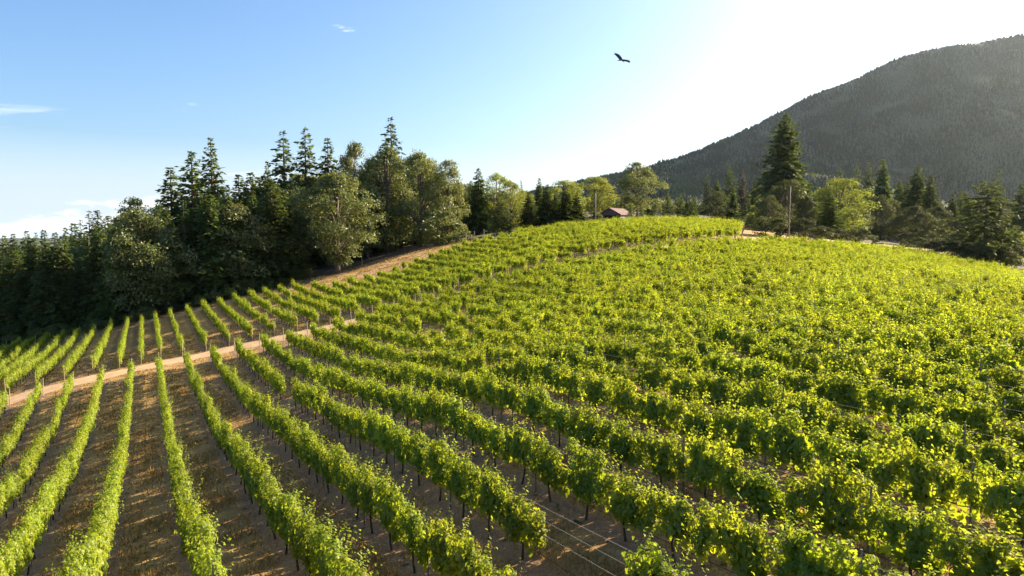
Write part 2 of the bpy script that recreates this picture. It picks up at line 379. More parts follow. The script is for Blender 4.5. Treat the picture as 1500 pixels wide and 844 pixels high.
_rs = np.random.RandomState(5)
_W = [(_rs.uniform(0, 2 * math.pi), _rs.uniform(0, 6.28)) for _ in range(24)]
def wav(x, y, lam, seed, octs=4):
    """cheap smooth noise: a sum of sine waves"""
    r = 0; a = 1.0; tot = 0
    for o in range(octs):
        for j in range(3):
            th, phs = _W[(seed * 5 + o * 3 + j) % 24]
            k = 2 * math.pi / (lam * (0.8 + 0.25 * j))
            r = r + a * np.sin((x * math.cos(th) + y * math.sin(th)) * k + phs + 1.7 * np.sin((x * math.sin(th) - y * math.cos(th)) * k * 0.6 + phs * 2))
            tot += a
        a *= 0.5; lam *= 0.47
    return r / tot * 1.8

RX = np.array([-4000, -2000, -1300, -1000, -600, -200, 20, 160, 390, 500, 700, 800, 900, 1000, 1100, 1180, 1300, 1400, 1500, 1900, 2500, 4000, 8000.])
RH = np.array([-90, -90, -60, -30, 40, 98, 130, 156, 206, 238, 318, 374, 424, 460, 510, 538, 556, 570, 588, 590, 560, 420, 200.])
def ridge_y(x):
    return 2000 + 60 * np.sin(x / 310.0) + 35 * np.sin(x / 127.0 + 1)

def far_z(x, y):
    r = np.hypot(x, y)
    az = np.arctan2(x, np.maximum(y, 1e-3))
    left = smooth01(0.05, -0.5, az)
    base = 2 - 8 * smooth01(250, 900, r) - left * (25 + 95 * smooth01(200, 1800, r))
    base = np.where(y < 0, -30 - 10 * smooth01(0, 800, r), base)
    ry = ridge_y(x)
    H = np.interp(x * 2000 / np.maximum(ry, 1), RX, RH) * ry / 2000.0
    up = np.clip((y - 1050) / (ry - 1050), 0, 1)
    prof = up ** 1.08
    prof = np.where(y > ry, 1 - 0.8 * smooth01(0, 1800, y - ry), prof)
    gull = wav(x, y * 0.35, 420, 1, 3) * 34 * np.sin(np.pi * np.clip(up, 0, 1)) * np.clip(H / 300, 0, 1)
    mt = np.maximum(H, 0) * prof + gull
    mt = mt * smooth01(960, 1100, y)
    hills = smooth01(5000, 9000, r) * (80 + 60 * wav(x, y, 5200, 2, 3)) * left
    return base + mt + hills

def catmull(Zg, u, v):
    ny, nx = Zg.shape
    i = np.clip(np.floor(u).astype(int), 0, nx - 2); j = np.clip(np.floor(v).astype(int), 0, ny - 2)
    a = u - i; b = v - j
    def wts(t): return [-.5 * t + t * t - .5 * t ** 3, 1 - 2.5 * t * t + 1.5 * t ** 3, .5 * t + 2 * t * t - 1.5 * t ** 3, -.5 * t * t + .5 * t ** 3]
    wa, wb = wts(a), wts(b); out = 0
    for q in range(4):
        jj = np.clip(j + q - 1, 0, ny - 1)
        for p in range(4):
            out = out + wa[p] * wb[q] * Zg[jj, np.clip(i + p - 1, 0, nx - 1)]
    return out

def gz(x, y):
    x = np.asarray(x, float); y = np.asarray(y, float)
    xc = np.clip(x, GX0, GX0 + 36 * GS); yc = np.clip(y, GY0, GY0 + 35 * GS)
    zn = catmull(ZT, (xc - GX0) / GS, (yc - GY0) / GS)
    dist = np.hypot(x - xc, y - yc)
    w = smooth01(0, 260, dist)
    return zn * (1 - w) + far_z(x, y) * w
def gzf(x, y): return float(gz(x, y))

def st(x, y): return x * ROW_N[0] + y * ROW_N[1], x * ROW_D[0] + y * ROW_D[1]
def xy(s, t): return s * ROW_N[0] + t * ROW_D[0], s * ROW_N[1] + t * ROW_D[1]
def path_t(s): return np.interp(s, [-60, -12, 3, 9, 17, 35, 140], [80.5, 81, 84, 83.6, 81.8, 79.6, 80])
T_END = ([-40, -20, -10, 0, 10, 24, 28, 34, 50, 140], [168, 150, 138, 131, 128, 127, 118, 116, 119, 121])
def far_end(s): return np.interp(s, *T_END)

# one ground sheet out to the horizon, on a polar grid round the camera
ang = np.concatenate([np.arange(-62, 62, 0.5), np.arange(62, 298, 4.0)])
rad = 3.0 * 1.0135 ** np.arange(0, 620)
rad = rad[rad < 12000]
A_, R_ = np.meshgrid(np.radians(ang), rad)
gx, gy = R_ * np.sin(A_), R_ * np.cos(A_)
gzv = gz(gx, gy)
nr, na = gx.shape
V = np.stack([gx.ravel(), gy.ravel(), gzv.ravel()], 1)
i0 = np.arange(nr * na).reshape(nr, na)
q = np.stack([i0[:-1], i0[1:], np.roll(i0, -1, 1)[1:], np.roll(i0, -1, 1)[:-1]], -1).reshape(-1, 4)
V = np.vstack([V, [[0, 0, gzf(0, 0)]]])
fan = np.stack([i0[0], np.roll(i0[0], -1), np.full(na, nr * na)], 1)

def ground_mat():
    m, N, L, out = new_mat('ground')
    b = N.new('ShaderNodeBsdfPrincipled'); b.inputs['Roughness'].default_value = 0.95
    at = N.new('ShaderNodeAttribute'); at.attribute_name = 'cover'
    sp = N.new('ShaderNodeSeparateColor'); L.new(at.outputs['Color'], sp.inputs[0])
    tcn = N.new('ShaderNodeTexCoord')
    def noise(scale, detail=6, vec=None, rough=0.6):
        n_ = N.new('ShaderNodeTexNoise'); n_.inputs['Scale'].default_value = scale; n_.inputs['Detail'].default_value = detail
        n_.inputs['Roughness'].default_value = rough
        L.new(vec if vec else tcn.outputs['Object'], n_.inputs['Vector']); return n_.outputs['Fac']
    def ramp(fac, pts):
        r = N.new('ShaderNodeValToRGB'); el = r.color_ramp.elements
        while len(el) < len(pts): el.new(0.5)
        for i, (p, c) in enumerate(pts): el[i].position = p; el[i].color = (*c, 1)
        L.new(fac, r.inputs[0]); return r.outputs[0]
    def mix(fac, a, c):
        mx = N.new('ShaderNodeMixRGB')
        if isinstance(fac, float): mx.inputs[0].default_value = fac
        else: L.new(fac, mx.inputs[0])
        L.new(a, mx.inputs[1]); L.new(c, mx.inputs[2]); return mx.outputs[0]
    def mth(op, a, c=None, clamp=False):
        mm = N.new('ShaderNodeMath'); mm.operation = op; mm.use_clamp = clamp
        for i, v in enumerate((a, c)):
            if v is None: continue
            if isinstance(v, (int, float)): mm.inputs[i].default_value = v
            else: L.new(v, mm.inputs[i])
        return mm.outputs[0]
    mp = N.new('ShaderNodeMapping'); mp.inputs['Rotation'].default_value = (0, 0, math.atan2(ROW_D[1], ROW_D[0]) * -1)
    mp.inputs['Scale'].default_value = (0.35, 1, 1)
    mp.vector_type = 'POINT'
    L.new(tcn.outputs['Object'], mp.inputs[0])
    big = noise(0.06, 5); fine = noise(6.0, 10, None, 0.7); streak = noise(1.3, 8, mp.outputs[0], 0.65)
    alley = ramp(streak, [(0.25, (0.21, 0.115, 0.038)), (0.45, (0.37, 0.215, 0.07)), (0.6, (0.48, 0.30, 0.10)), (0.8, (0.26, 0.20, 0.055))])
    green = ramp(fine, [(0.3, (0.13, 0.11, 0.035)), (0.7, (0.27, 0.21, 0.07))])
    gm = mth('MULTIPLY', mth('SUBTRACT', big, 0.48, True), 2.6, True)
    alley = mix(gm, alley, green)
    # bare strip under each row
    dotn = N.new('ShaderNodeVectorMath'); dotn.operation = 'DOT_PRODUCT'
    dotn.inputs[1].default_value = (ROW_N[0] / SP, ROW_N[1] / SP, 0)
    L.new(tcn.outputs['Object'], dotn.inputs[0])
    fr = mth('FRACT', mth('ADD', dotn.outputs['Value'], 100.5 - S0))
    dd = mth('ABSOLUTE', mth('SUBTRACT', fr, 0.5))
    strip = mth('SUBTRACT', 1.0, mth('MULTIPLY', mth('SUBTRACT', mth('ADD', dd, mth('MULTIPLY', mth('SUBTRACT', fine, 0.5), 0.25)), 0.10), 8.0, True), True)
    trk = mth('SUBTRACT', 1.0, mth('MULTIPLY', mth('ABSOLUTE', mth('SUBTRACT', dd, 0.27)), 14.0, True), True)
    trk = mth('MULTIPLY', trk, mth('MULTIPLY', mth('SUBTRACT', streak, 0.30, True), 2.4, True))
    dust = ramp(fine, [(0.3, (0.30, 0.19, 0.095)), (0.7, (0.48, 0.33, 0.18))])
    alley = mix(mth('MULTIPLY', trk, 0.7), alley, dust)
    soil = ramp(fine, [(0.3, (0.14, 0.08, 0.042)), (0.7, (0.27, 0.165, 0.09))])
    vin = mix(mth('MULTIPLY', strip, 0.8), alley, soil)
    bank = ramp(noise(1.6, 9), [(0.28, (0.26, 0.16, 0.065)), (0.5, (0.45, 0.29, 0.13)), (0.72, (0.53, 0.37, 0.18))])
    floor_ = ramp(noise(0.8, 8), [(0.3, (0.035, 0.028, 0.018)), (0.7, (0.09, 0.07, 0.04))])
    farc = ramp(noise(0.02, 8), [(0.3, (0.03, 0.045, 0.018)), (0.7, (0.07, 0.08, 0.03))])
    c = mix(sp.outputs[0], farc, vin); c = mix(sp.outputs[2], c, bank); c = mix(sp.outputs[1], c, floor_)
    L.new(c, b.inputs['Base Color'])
    bp = N.new('ShaderNodeBump'); bp.inputs['Strength'].default_value = 0.9; bp.inputs['Distance'].default_value = 0.16
    L.new(mth('ADD', fine, streak), bp.inputs['Height']); L.new(bp.outputs[0], b.inputs['Normal'])
    L.new(b.outputs[0], out.inputs['Surface'])
    return m

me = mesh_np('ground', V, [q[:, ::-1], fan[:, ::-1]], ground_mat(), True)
S_, T_ = st(V[:, 0], V[:, 1])
rr = np.hypot(V[:, 0], V[:, 1])
fe = far_end(S_)
cover = np.zeros((len(V), 4), np.float32); cover[:, 3] = 1
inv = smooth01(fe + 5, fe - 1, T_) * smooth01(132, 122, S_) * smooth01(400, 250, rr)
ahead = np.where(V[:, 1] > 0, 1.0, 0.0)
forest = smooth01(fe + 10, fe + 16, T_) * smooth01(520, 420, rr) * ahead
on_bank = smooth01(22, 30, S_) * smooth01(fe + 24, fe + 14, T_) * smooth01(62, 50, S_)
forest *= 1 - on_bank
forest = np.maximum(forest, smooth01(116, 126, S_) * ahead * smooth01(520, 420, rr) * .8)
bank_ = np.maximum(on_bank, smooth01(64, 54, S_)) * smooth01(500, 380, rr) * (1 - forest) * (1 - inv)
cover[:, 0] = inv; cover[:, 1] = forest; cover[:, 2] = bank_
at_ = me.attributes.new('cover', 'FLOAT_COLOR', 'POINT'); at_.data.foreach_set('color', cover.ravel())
tag(link('ground', me), kind='structure')

# the dirt path between the two vineyard blocks
ps = np.arange(-75, 128, 0.6)
pt = path_t(ps)
rs_ = np.random.RandomState(3)
wl_ = 2.05 + 0.35 * np.sin(ps * 0.7) * np.sin(ps * 0.23 + 1) + rs_.normal(0, 0.22, len(ps))
wr_ = 2.05 + 0.35 * np.sin(ps * 0.61 + 2) * np.sin(ps * 0.31) + rs_.normal(0, 0.22, len(ps))
wl_ = wl_ * (1 - .3 * smooth01(20, 40, ps)); wr_ = wr_ * (1 - .3 * smooth01(20, 40, ps))
rowsv = []; NA = 17; vg = []
for f_ in np.linspace(-1, 1, NA):
    tt = pt + np.where(f_ < 0, f_ * wl_, f_ * wr_)
    X_, Y_ = xy(ps, tt)
    rut = -.05 * np.exp(-((abs(f_) - .42) / .13) ** 2)           # two wheel ruts
    rowsv.append(np.stack([X_, Y_, gz(X_, Y_) + 0.07 + rut - 0.06 * abs(f_) ** 8], 1))
    vg.append(np.full(len(ps), .75 * math.exp(-(f_ / .14) ** 2) + .8 * float(smooth01(.72, 1.0, abs(f_)))))
PV = np.stack(rowsv, 1).reshape(-1, 3); VG = np.stack(vg, 1).ravel().astype(np.float32)
pi_ = np.arange(len(ps) * NA).reshape(-1, NA)
pq = np.stack([pi_[:-1, :-1], pi_[1:, :-1], pi_[1:, 1:], pi_[:-1, 1:]], -1).reshape(-1, 4)
pm = mesh_np('path', PV, pq, M['path'], True)
pm.attributes.new('verge', 'FLOAT', 'POINT').data.foreach_set('value', VG)
tag(link('path', pm), kind='structure')

# ------------------------------------------------------------------ grapevines
def unit(v): return v / np.maximum(np.linalg.norm(v, axis=-1, keepdims=True), 1e-6)

LEAF_HI = np.array([(0, 0, 0), (-.34, -.12, .05), (-.52, .28, -.06), (-.27, .45, .02), (-.24, .78, -.08), (0, 1.0, -.16), (.24, .78, -.08), (.27, .45, .02), (.52, .28, -.06), (.34, -.12, .05), (0, .38, .09)])
LEAF_HI_F = np.array([(10, 0, 1), (10, 1, 2), (10, 2, 3), (10, 3, 4), (10, 4, 5), (10, 5, 6), (10, 6, 7), (10, 7, 8), (10, 8, 9), (10, 9, 0)])[:, ::-1]
LEAF_LO = np.array([(0, 0, 0), (-.46, .35, -.05), (0, 1.0, -.10), (.46, .35, -.05)])
LEAF_LO_F = np.array([(0, 3, 2), (0, 2, 1)])

def leaves(P, Nn, T, size, tmpl, tf):
    """leaf templates placed at P with normal Nn, tip direction T"""
    Nn = unit(Nn); T = unit(T - (T * Nn).sum(-1, keepdims=True) * Nn)
    B = np.cross(T, Nn)
    Vv = P[:, None, :] + size[:, None, None] * (tmpl[None, :, 0:1] * B[:, None, :] + tmpl[None, :, 1:2] * T[:, None, :] + tmpl[None, :, 2:3] * Nn[:, None, :])
    Ff = tf[None] + (np.arange(len(P)) * len(tmpl))[:, None, None]
    return Vv.reshape(-1, 3), Ff.reshape(-1, tf.shape[1])

def make_vine(seed, hi, nshoot, per, nfill, lsz, L=1.96, vig=1.0):
    r = np.random.RandomState(seed)
    P = []; Nn = []; T = []; Sz = []
    for k in range(nshoot):
        x0 = L / 2 * np.clip(r.normal(0, .55), -1, 1)
        env = 1.0 - 0.3 * (abs(x0) / (L / 2)) ** 2          # each vine makes its own low hump
        ln = r.uniform(0.6, 1.15) * env * vig
        d = np.array([r.normal(0, .30), r.normal(0, .20), 1.0])
        if k < 4: ln *= 1.5; d[:2] *= 1.5                    # a few long stray shoots
        d /= np.linalg.norm(d)
        p = np.array([x0, r.normal(0, .08), r.uniform(.85, 1.2)])
        side = r.choice([-1, 1]); step = ln / per
        bend = np.array([r.normal(0, .35), r.normal(0, .38), -0.6]) * r.uniform(.4, 1.5)
        for i in range(per):
            u = i / per
            d2 = d + bend * u * u * 1.0; d2 /= np.linalg.norm(d2)
            p = p + d2 * step
            side = -side
            out = np.cross(d2, [r.normal(0, .5), r.normal(0, .5), r.normal(0, .3)]); out /= np.linalg.norm(out) + 1e-6
            P.append(p + out * r.uniform(.01, .06)); 
            nn = np.array([r.normal(0, .42), p[1] * 1.6 + r.normal(0, .42), .55 + (p[2] - 1.2) * .5])
            Nn.append(nn); T.append(out + np.array([0, 0, -.5]) + r.normal(0, .25, 3)); Sz.append(lsz * r.uniform(.6, 1.1) * (1 - .4 * u))
    # dense leaf wall: overlapping clumps round the shoots
    ncl = 26
    cx_ = L / 2 * np.where(r.rand(ncl) < .6, r.uniform(-1, 1, ncl), np.clip(r.normal(0, .5, ncl), -.98, .98)); env = 1 - .24 * (np.abs(cx_) / (L / 2)) ** 2
    cz_ = .66 + .16 * (np.abs(cx_) / (L / 2)) ** 2 + r.beta(1.1, 1.15, ncl) * 1.02 * env * vig
    cy_ = r.choice([-1, 1], ncl) * r.uniform(.0, .15, ncl) * (1.15 - .35 * (cz_ - .7))
    crd = r.uniform(.13, .25, ncl)
    ci = r.choice(ncl, nfill, p=crd ** 2 / (crd ** 2).sum())
    dv = unit(r.normal(0, 1, (nfill, 3)) + [0, 0, .25])
    fp = np.stack([cx_, cy_, cz_], 1)[ci] + dv * (crd[ci] * r.uniform(.55, 1.08, nfill))[:, None]
    fn = dv * .75 + np.array([0, 0, .40]) + fp * [0, 1.4, 0] + r.normal(0, .30, (nfill, 3))
    ft = dv * .3 + np.array([0, 0, -.8]) + r.normal(0, .4, (nfill, 3))
    P = np.vstack([np.array(P), fp]); Nn = np.vstack([np.array(Nn), fn]); T = np.vstack([np.array(T), ft])
    Sz = np.concatenate([Sz, lsz * r.uniform(.65, 1.15, nfill)])
    nc = 150                                                      # larger inner leaves, added to block light passing through the canopy
    cp = np.stack([L / 2 * np.clip(r.normal(0, .5, nc), -.95, .95), r.normal(0, .07, nc), r.uniform(.65, 1.45, nc)], 1)
    P = np.vstack([P, cp]); Nn = np.vstack([Nn, r.normal(0, 1, (nc, 3)) * [.4, 1, .4]]); T = np.vstack([T, r.normal(0, .4, (nc, 3)) + [0, 0, -1]]); Sz = np.concatenate([Sz, r.uniform(.18, .26, nc)])
    tm, tf = (LEAF_HI, LEAF_HI_F) if hi else (LEAF_LO, LEAF_LO_F)
    V_, F_ = leaves(P, Nn, T, Sz, tm, tf)
    return mesh_np('grapevine', V_, F_, M['vine'])

def make_vine_trunk(seed):
    r = random.Random(seed); mb = MB()
    a = r.uniform(-.07, .07); b = r.uniform(-.06, .06)
    mb.tube([(0, 0, -.12), (a * .5, b, .25), (a, b * 1.3, .55), (a * .4, b * .3, .80), (0, 0, .92)], [.042, .034, .030, .032, .028], 6)
    mb.tube([(-.95, 0, .95), (-.5, .02, .93), (0, 0, .90), (.5, -.02, .93), (.95, 0, .95)], [.011, .016, .022, .016, .011], 5)
    return mb.mesh('trunk', M['vinebark'], True)

VINE_HI = [make_vine(100 + i, True, 34, 16, 1250, .100, vig=v) for i, v in enumerate((1.0, 1.12, .92, 1.05, 1.18, .86, 1.0, .95, 1.1, 1.02))]
VINE_MD = [make_vine(200 + i, False, 30, 13, 1000, .108, vig=v) for i, v in enumerate((1.0, 1.1, .92, 1.05, 1.15, .88, 1.0, .95))]
VINE_LO = [make_vine(300 + i, False, 24, 10, 640, .132, vig=v) for i, v in enumerate((1.0, 1.1, .92, 1.05, 1.15, .9))]
VTRUNK = [make_vine_trunk(i) for i in range(5)]
mb = MB(); mb.box(-.018, .018, -.016, .016, -.35, 1.95); STAKE = mb.mesh('post', M['steel'])
mb = MB(); mb.tube([(0, 0, -.4), (0, 0, .9), (0, 0, 1.75)], [.042, .04, .038], 7); ENDPOST = mb.mesh('end_post', M['endpost'])

ROW_ANG = math.atan2(ROW_D[1], ROW_D[0])
rng = random.Random(11)
nvine = 0

def visible(X, Y, Z, mx=170, my=190):
    u, v, d = proj(X, Y, Z)
    return d > 2.5 and -mx < u < 1500 + mx and -500 < v < 844 + my

def line_mesh(name, s, ts, hgt, rad, mat, n=4):
    mb = MB()
    pts = []
    for t_ in ts:
        X, Y = xy(s, t_); pts.append((X, Y, gzf(X, Y) + hgt))
    mb.tube(pts, rad, n); return mb.mesh(name, mat, True)

def build_row(k, t0, t1, block, shift=0.0, gap=None):
    """one trellised row of vines; returns None when none of it can be seen"""
    global nvine
    s = (k + S0 + shift) * SP
    ts = np.arange(t0, t1, 1.9)
    X, Y = xy(s, ts); Z = gz(X, Y)
    keep = [i for i in range(len(ts)) if visible(X[i], Y[i], Z[i] + 1.5)]
    if len(keep) < 2: return None
    ts, X, Y, Z = ts[keep], X[keep], Y[keep], Z[keep]
    inframe = [proj(X[i], Y[i], Z[i] + 1.4) for i in range(len(ts))]
    seen = [p for p in inframe if 0 < p[0] < 1500 and p[1] < 844]
    root = link('vine_row', None, None, (X[0], Y[0], Z[0]))
    root.empty_display_size = 0.5
    inv = Vector((X[0], Y[0], Z[0]))
    for i in range(len(ts)):
        t_ = ts[i]
        if gap and gap[0] < t_ < gap[1]: continue
        if rng.random() < 0.02 and Y[i] > 22: continue
        d = math.hypot(X[i], Y[i])
        lib = VINE_HI if d < 38 else (VINE_MD if d < 75 else VINE_LO)
        o = link('grapevine', rng.choice(VTRUNK), root)
        o.location = Vector((X[i], Y[i], Z[i])) - inv
        o.rotation_euler = (rng.uniform(-.05, .05), 0, ROW_ANG + (math.pi if rng.random() < .5 else 0) + rng.uniform(-.05, .05))
        fo = tag(link('foliage', rng.choice(lib), o), kind='stuff')
        hs = rng.uniform(.94, 1.2) if rng.random() > .05 else rng.uniform(.7, .85)
        wide = .84 + .28 * float(smooth01(8, 40, s))
        fo.scale = (rng.uniform(.94, 1.08), rng.uniform(.8, 1.2) * wide, hs * (1 + .06 * (wide - 1)))
        nvine += 1
        if d < 75 and i % 3 == 1:
            p = link('post', STAKE, root)
            Xp, Yp = xy(s, t_ + .95)
            p.location = Vector((Xp, Yp, gzf(Xp, Yp))) - inv
            p.rotation_euler = (rng.uniform(-.03, .03), rng.uniform(-.03, .03), ROW_ANG)
    # end posts where the row meets the path or the far edge
    for te, lean in ((t0 - 1.3, -1), (t1 + 0.9, 1)):
        Xp, Yp = xy(s, te)
        if te > 5 and visible(Xp, Yp, gzf(Xp, Yp) + 1):
            p = link('end_post', ENDPOST, root)
            p.location = Vector((Xp, Yp, gzf(Xp, Yp))) - inv
            a = 0.16 * lean
            p.rotation_euler = (-a * math.cos(ROW_ANG - math.pi / 2), a * -math.sin(ROW_ANG - math.pi / 2), 0)
    tl = np.arange(max(ts[0] - 1.4, t0 - 1.3), min(ts[-1] + 2, t1 + .9), 1.5)
    dmin = min(math.hypot(a, b) for a, b in zip(X, Y))
    if dmin < 70:
        near = tl[[i for i in range(len(tl)) if math.hypot(*xy(s, tl[i])) < 80]]
        if len(near) > 1:
            for hgt in (1.02, 1.38, 1.72):
                w = link('wire', line_mesh('wire', s, near, hgt, .004, M['wire'], 3), root); w.location = -inv
            w = link('drip_hose', line_mesh('drip_hose', s, near, .48, .011, M['hose'], 4), root); w.location = -inv
    return root, seen

near_rows, far_rows = [], []
for k in range(-10, 48):
    s = (k + S0) * SP
    t1 = float(path_t(s)) - 4.3 + 1.0 * float(smooth01(20, 40, s)) + rng.uniform(-.5, .5)
    gap = (10.6, 13.3) if k == 3 else None
    r_ = build_row(k, t1 - 1.9 * 60, t1, 'near', 0, gap)
    if r_: near_rows.append((k, *r_))
for k in range(-14, 44):
    shift = 0.5 if k < -1 else (0.0 if k >= 1 else (0.33 if k == -1 else .12))
    s = (k + S0 + shift) * SP
    if s > 110: continue
    t0 = float(path_t(s)) + 4.0 - .8 * float(smooth01(20, 40, s)) + rng.uniform(-.5, .5)
    if s > 88: t0 = max(t0, 84 + (s - 88) * 0.9)
    t1 = float(far_end(s)) + rng.uniform(-.6, .6)
    r_ = build_row(k, t0, t1, 'far', shift)
    if r_: far_rows.append((k, *r_))
for rows_, where in ((near_rows, 'near'), (far_rows, 'far')):
    cnt = 0
    for k, root, seen in rows_:
        if len(seen) >= 2:
            cnt += 1; w = ordinal(cnt)
            if where == 'near':
                if k == 3: lab = 'vine row broken by a gap with bare trellis wires at the bottom centre'
                else: lab = 'leafy vine row on the near side of the dirt path, %s from the left' % w
            else:
                lab = 'leafy vine row beyond the dirt path, %s from the left' % w
        else:
            lab = 'leafy vine row at the outer edge of the %s block' % where
        tag(root, lab, 'vine row', 'vine rows before the dirt path' if where == 'near' else 'vine rows beyond the dirt path')
print('vines', nvine, 'rows', len(near_rows), len(far_rows))

# dry grass standing in the alleys, on the bank and along the path
rg = np.random.RandomState(21)
n_try = 430000
dd = 8 + 95 * rg.rand(n_try) ** 1.5
aa = np.radians(rg.uniform(-41, 41, n_try))
bx, by = dd * np.sin(aa), dd * np.cos(aa)
n_bk = 45000                                   # more of it on the bank under the trees
qs = rg.uniform(-20, 62, n_bk); qt = far_end(qs) + rg.uniform(1, 22, n_bk)
qx, qy = xy(qs, qt)
bx = np.concatenate([bx, qx]); by = np.concatenate([by, qy]); dd = np.hypot(bx, by); n_try += n_bk
bs, bt = st(bx, by)
fr = np.abs(((bs / SP - S0) % 1.0 + .5) % 1.0 - .5)
patch = wav(bx, by, 6.0, 3, 3)
keep = (np.abs(bt - path_t(bs)) > 1.7 + .3 * rg.rand(n_try)) & (patch + rg.normal(0, .5, n_try) > -.15) & ((fr > .16) | (rg.rand(n_try) < .2) | (bt > far_end(bs)))
bx, by, dd, patch = bx[keep], by[keep], dd[keep], patch[keep]
nb = len(bx)
bz = gz(bx, by)
hgt = rg.uniform(.05, .17, nb) * (1 + .6 * (rg.rand(nb) < .08)) * (1 + .35 * np.clip(patch, -1, 1))
th = rg.uniform(0, 6.28, nb); wid = .007 + .00062 * dd
lean = rg.normal(0, .6, (nb, 2)) * hgt[:, None]
cx_, sx_ = np.cos(th) * wid, np.sin(th) * wid
GV = np.stack([np.stack([bx - cx_, by - sx_, bz - .02], 1), np.stack([bx + cx_, by + sx_, bz - .02], 1),
               np.stack([bx + lean[:, 0], by + lean[:, 1], bz + hgt], 1)], 1).reshape(-1, 3)
tag(link('dry_grass', mesh_np('dry_grass', GV, np.arange(nb * 3).reshape(-1, 3), M['grass'])),
    'short dry golden grass between the vine rows', 'grass', kind='stuff')
print('grass', nb)

# small green weeds scattered in the alleys close by
nw = 2600
wd = 9 + 55 * rg.rand(nw) ** 1.4; wa = np.radians(rg.uniform(-41, 41, nw))
wx, wy_ = wd * np.sin(wa), wd * np.cos(wa)
keep = wav(wx, wy_, 9.0, 4, 3) + rg.normal(0, .4, nw) > .25
wx, wy_ = wx[keep], wy_[keep]; nw = len(wx)
wp = np.repeat(np.stack([wx, wy_, gz(wx, wy_) + .015], 1), 7, 0)
wdir = np.stack([rg.normal(0, 1, nw * 7), rg.normal(0, 1, nw * 7), rg.uniform(.2, .9, nw * 7)], 1)
wv, wf = leaves(wp, np.stack([rg.normal(0, .3, nw * 7), rg.normal(0, .3, nw * 7), np.ones(nw * 7)], 1), wdir, rg.uniform(.05, .14, nw * 7), LEAF_LO, LEAF_LO_F)
M['weed'] = leaf_mat('weed_leaf', [(0.0, (0.06, 0.085, 0.02)), (0.6, (0.10, 0.12, 0.03)), (1.0, (0.22, 0.18, 0.06))], [(0.0, (0.12, 0.16, 0.03)), (1.0, (0.25, 0.25, 0.05))], 0.35, 0.02, 0.5, 0.1)
tag(link('weeds', mesh_np('weeds', wv, wf, M['weed'])), 'low green and straw-coloured weeds on the soil between the rows', 'weeds', kind='stuff')

# ------------------------------------------------------------------ trees
SPRAY = np.array([(0, 0, 0), (-.34, .45, -.10), (0, 1.0, -.22), (.34, .45, -.10)])
SPRAY_F = np.array([(0, 3, 2), (0, 2, 1)])

def make_fir(seed, wr, nwhorl=34, per=6, nspray=13, spray=.95, droop=.25, base=.08, ragged=.25, mat='fir', gap=0.0, power=.85):
    """conifer of height 10, crown radius wr; returns trunk and crown meshes"""
    r = np.random.RandomState(seed)
    P = []; Nn = []; T = []; Sz = []
    mb = MB()
    lx, ly = r.normal(0, .04, 2)
    mb.tube([(0, 0, -.3), (lx, ly, 3), (lx * 1.4, ly, 6.5), (lx * 1.2, ly, 9.95)], [.17, .13, .075, .012], 7)
    zs = base + (1 - base) * np.linspace(0, 1, nwhorl) ** .92
    for wi, u in enumerate(zs):
        if gap and r.rand() < gap: continue
        z = u * 9.9
        prof = (1 - (u - base) / (1 - base)) ** power * min(1.0, .72 + (u - base) * 2.2)
        nb_ = per if u < .85 else max(3, per - 2)
        off = r.uniform(0, 6.28)
        z_w, dz_w = z, 9.9 * (1 - base) / nwhorl
        for b in range(nb_):
            z = min(9.85, z_w + r.uniform(-.55, .55) * dz_w)
            a = off + 2 * math.pi * b / nb_ + r.normal(0, .25)
            ln = wr * prof * (1 + r.normal(0, ragged)) + .06
            if ln < .05: continue
            el = (-.05 - droop * (1 - u) * 1.2 + .45 * max(0, u - .6) / .4) + r.normal(0, .08)
            dv = np.array([math.cos(a), math.sin(a), math.tan(el)])
            tip = np.array([0, 0, z]) + dv * ln
            if ln > .5 and u < .9:
                mb.tube([(0, 0, z), tuple(np.array([0, 0, z]) + dv * ln * .5 + [0, 0, .02]), tuple(tip)], [.028, .018, .006], 3, False)
            n_ = max(3, int(nspray * ln / wr) + 2)
            uu = r.uniform(.06, 1, n_) ** .75
            lat = np.array([-math.sin(a), math.cos(a), 0])
            q = np.array([0, 0, z]) + dv[None] * (ln * uu)[:, None]
            q[:, 2] += -.10 * ln * uu ** 2 + .06 * ln * np.maximum(uu - .6, 0)
            sd = r.choice([-1, 1], n_) * r.uniform(.2, 1.0, n_)
            P.append(q); Nn.append(np.stack([r.normal(0, .45, n_), r.normal(0, .45, n_), np.ones(n_)], 1))
            T.append(dv[None] * .8 + lat[None] * sd[:, None] + np.array([0, 0, -.25]) + r.normal(0, .15, (n_, 3)))
            Sz.append(spray * wr * .42 * r.uniform(.55, 1.1, n_) * (.45 + .55 * prof) * (1.15 - .35 * uu))
    P, Nn, T = map(np.vstack, (P, Nn, T)); Sz = np.concatenate(Sz)
    V_, F_ = leaves(P, Nn, T, Sz, SPRAY, SPRAY_F)
    return mb.mesh('trunk', M['bark'], True), mesh_np('crown', V_, F_, M[mat])

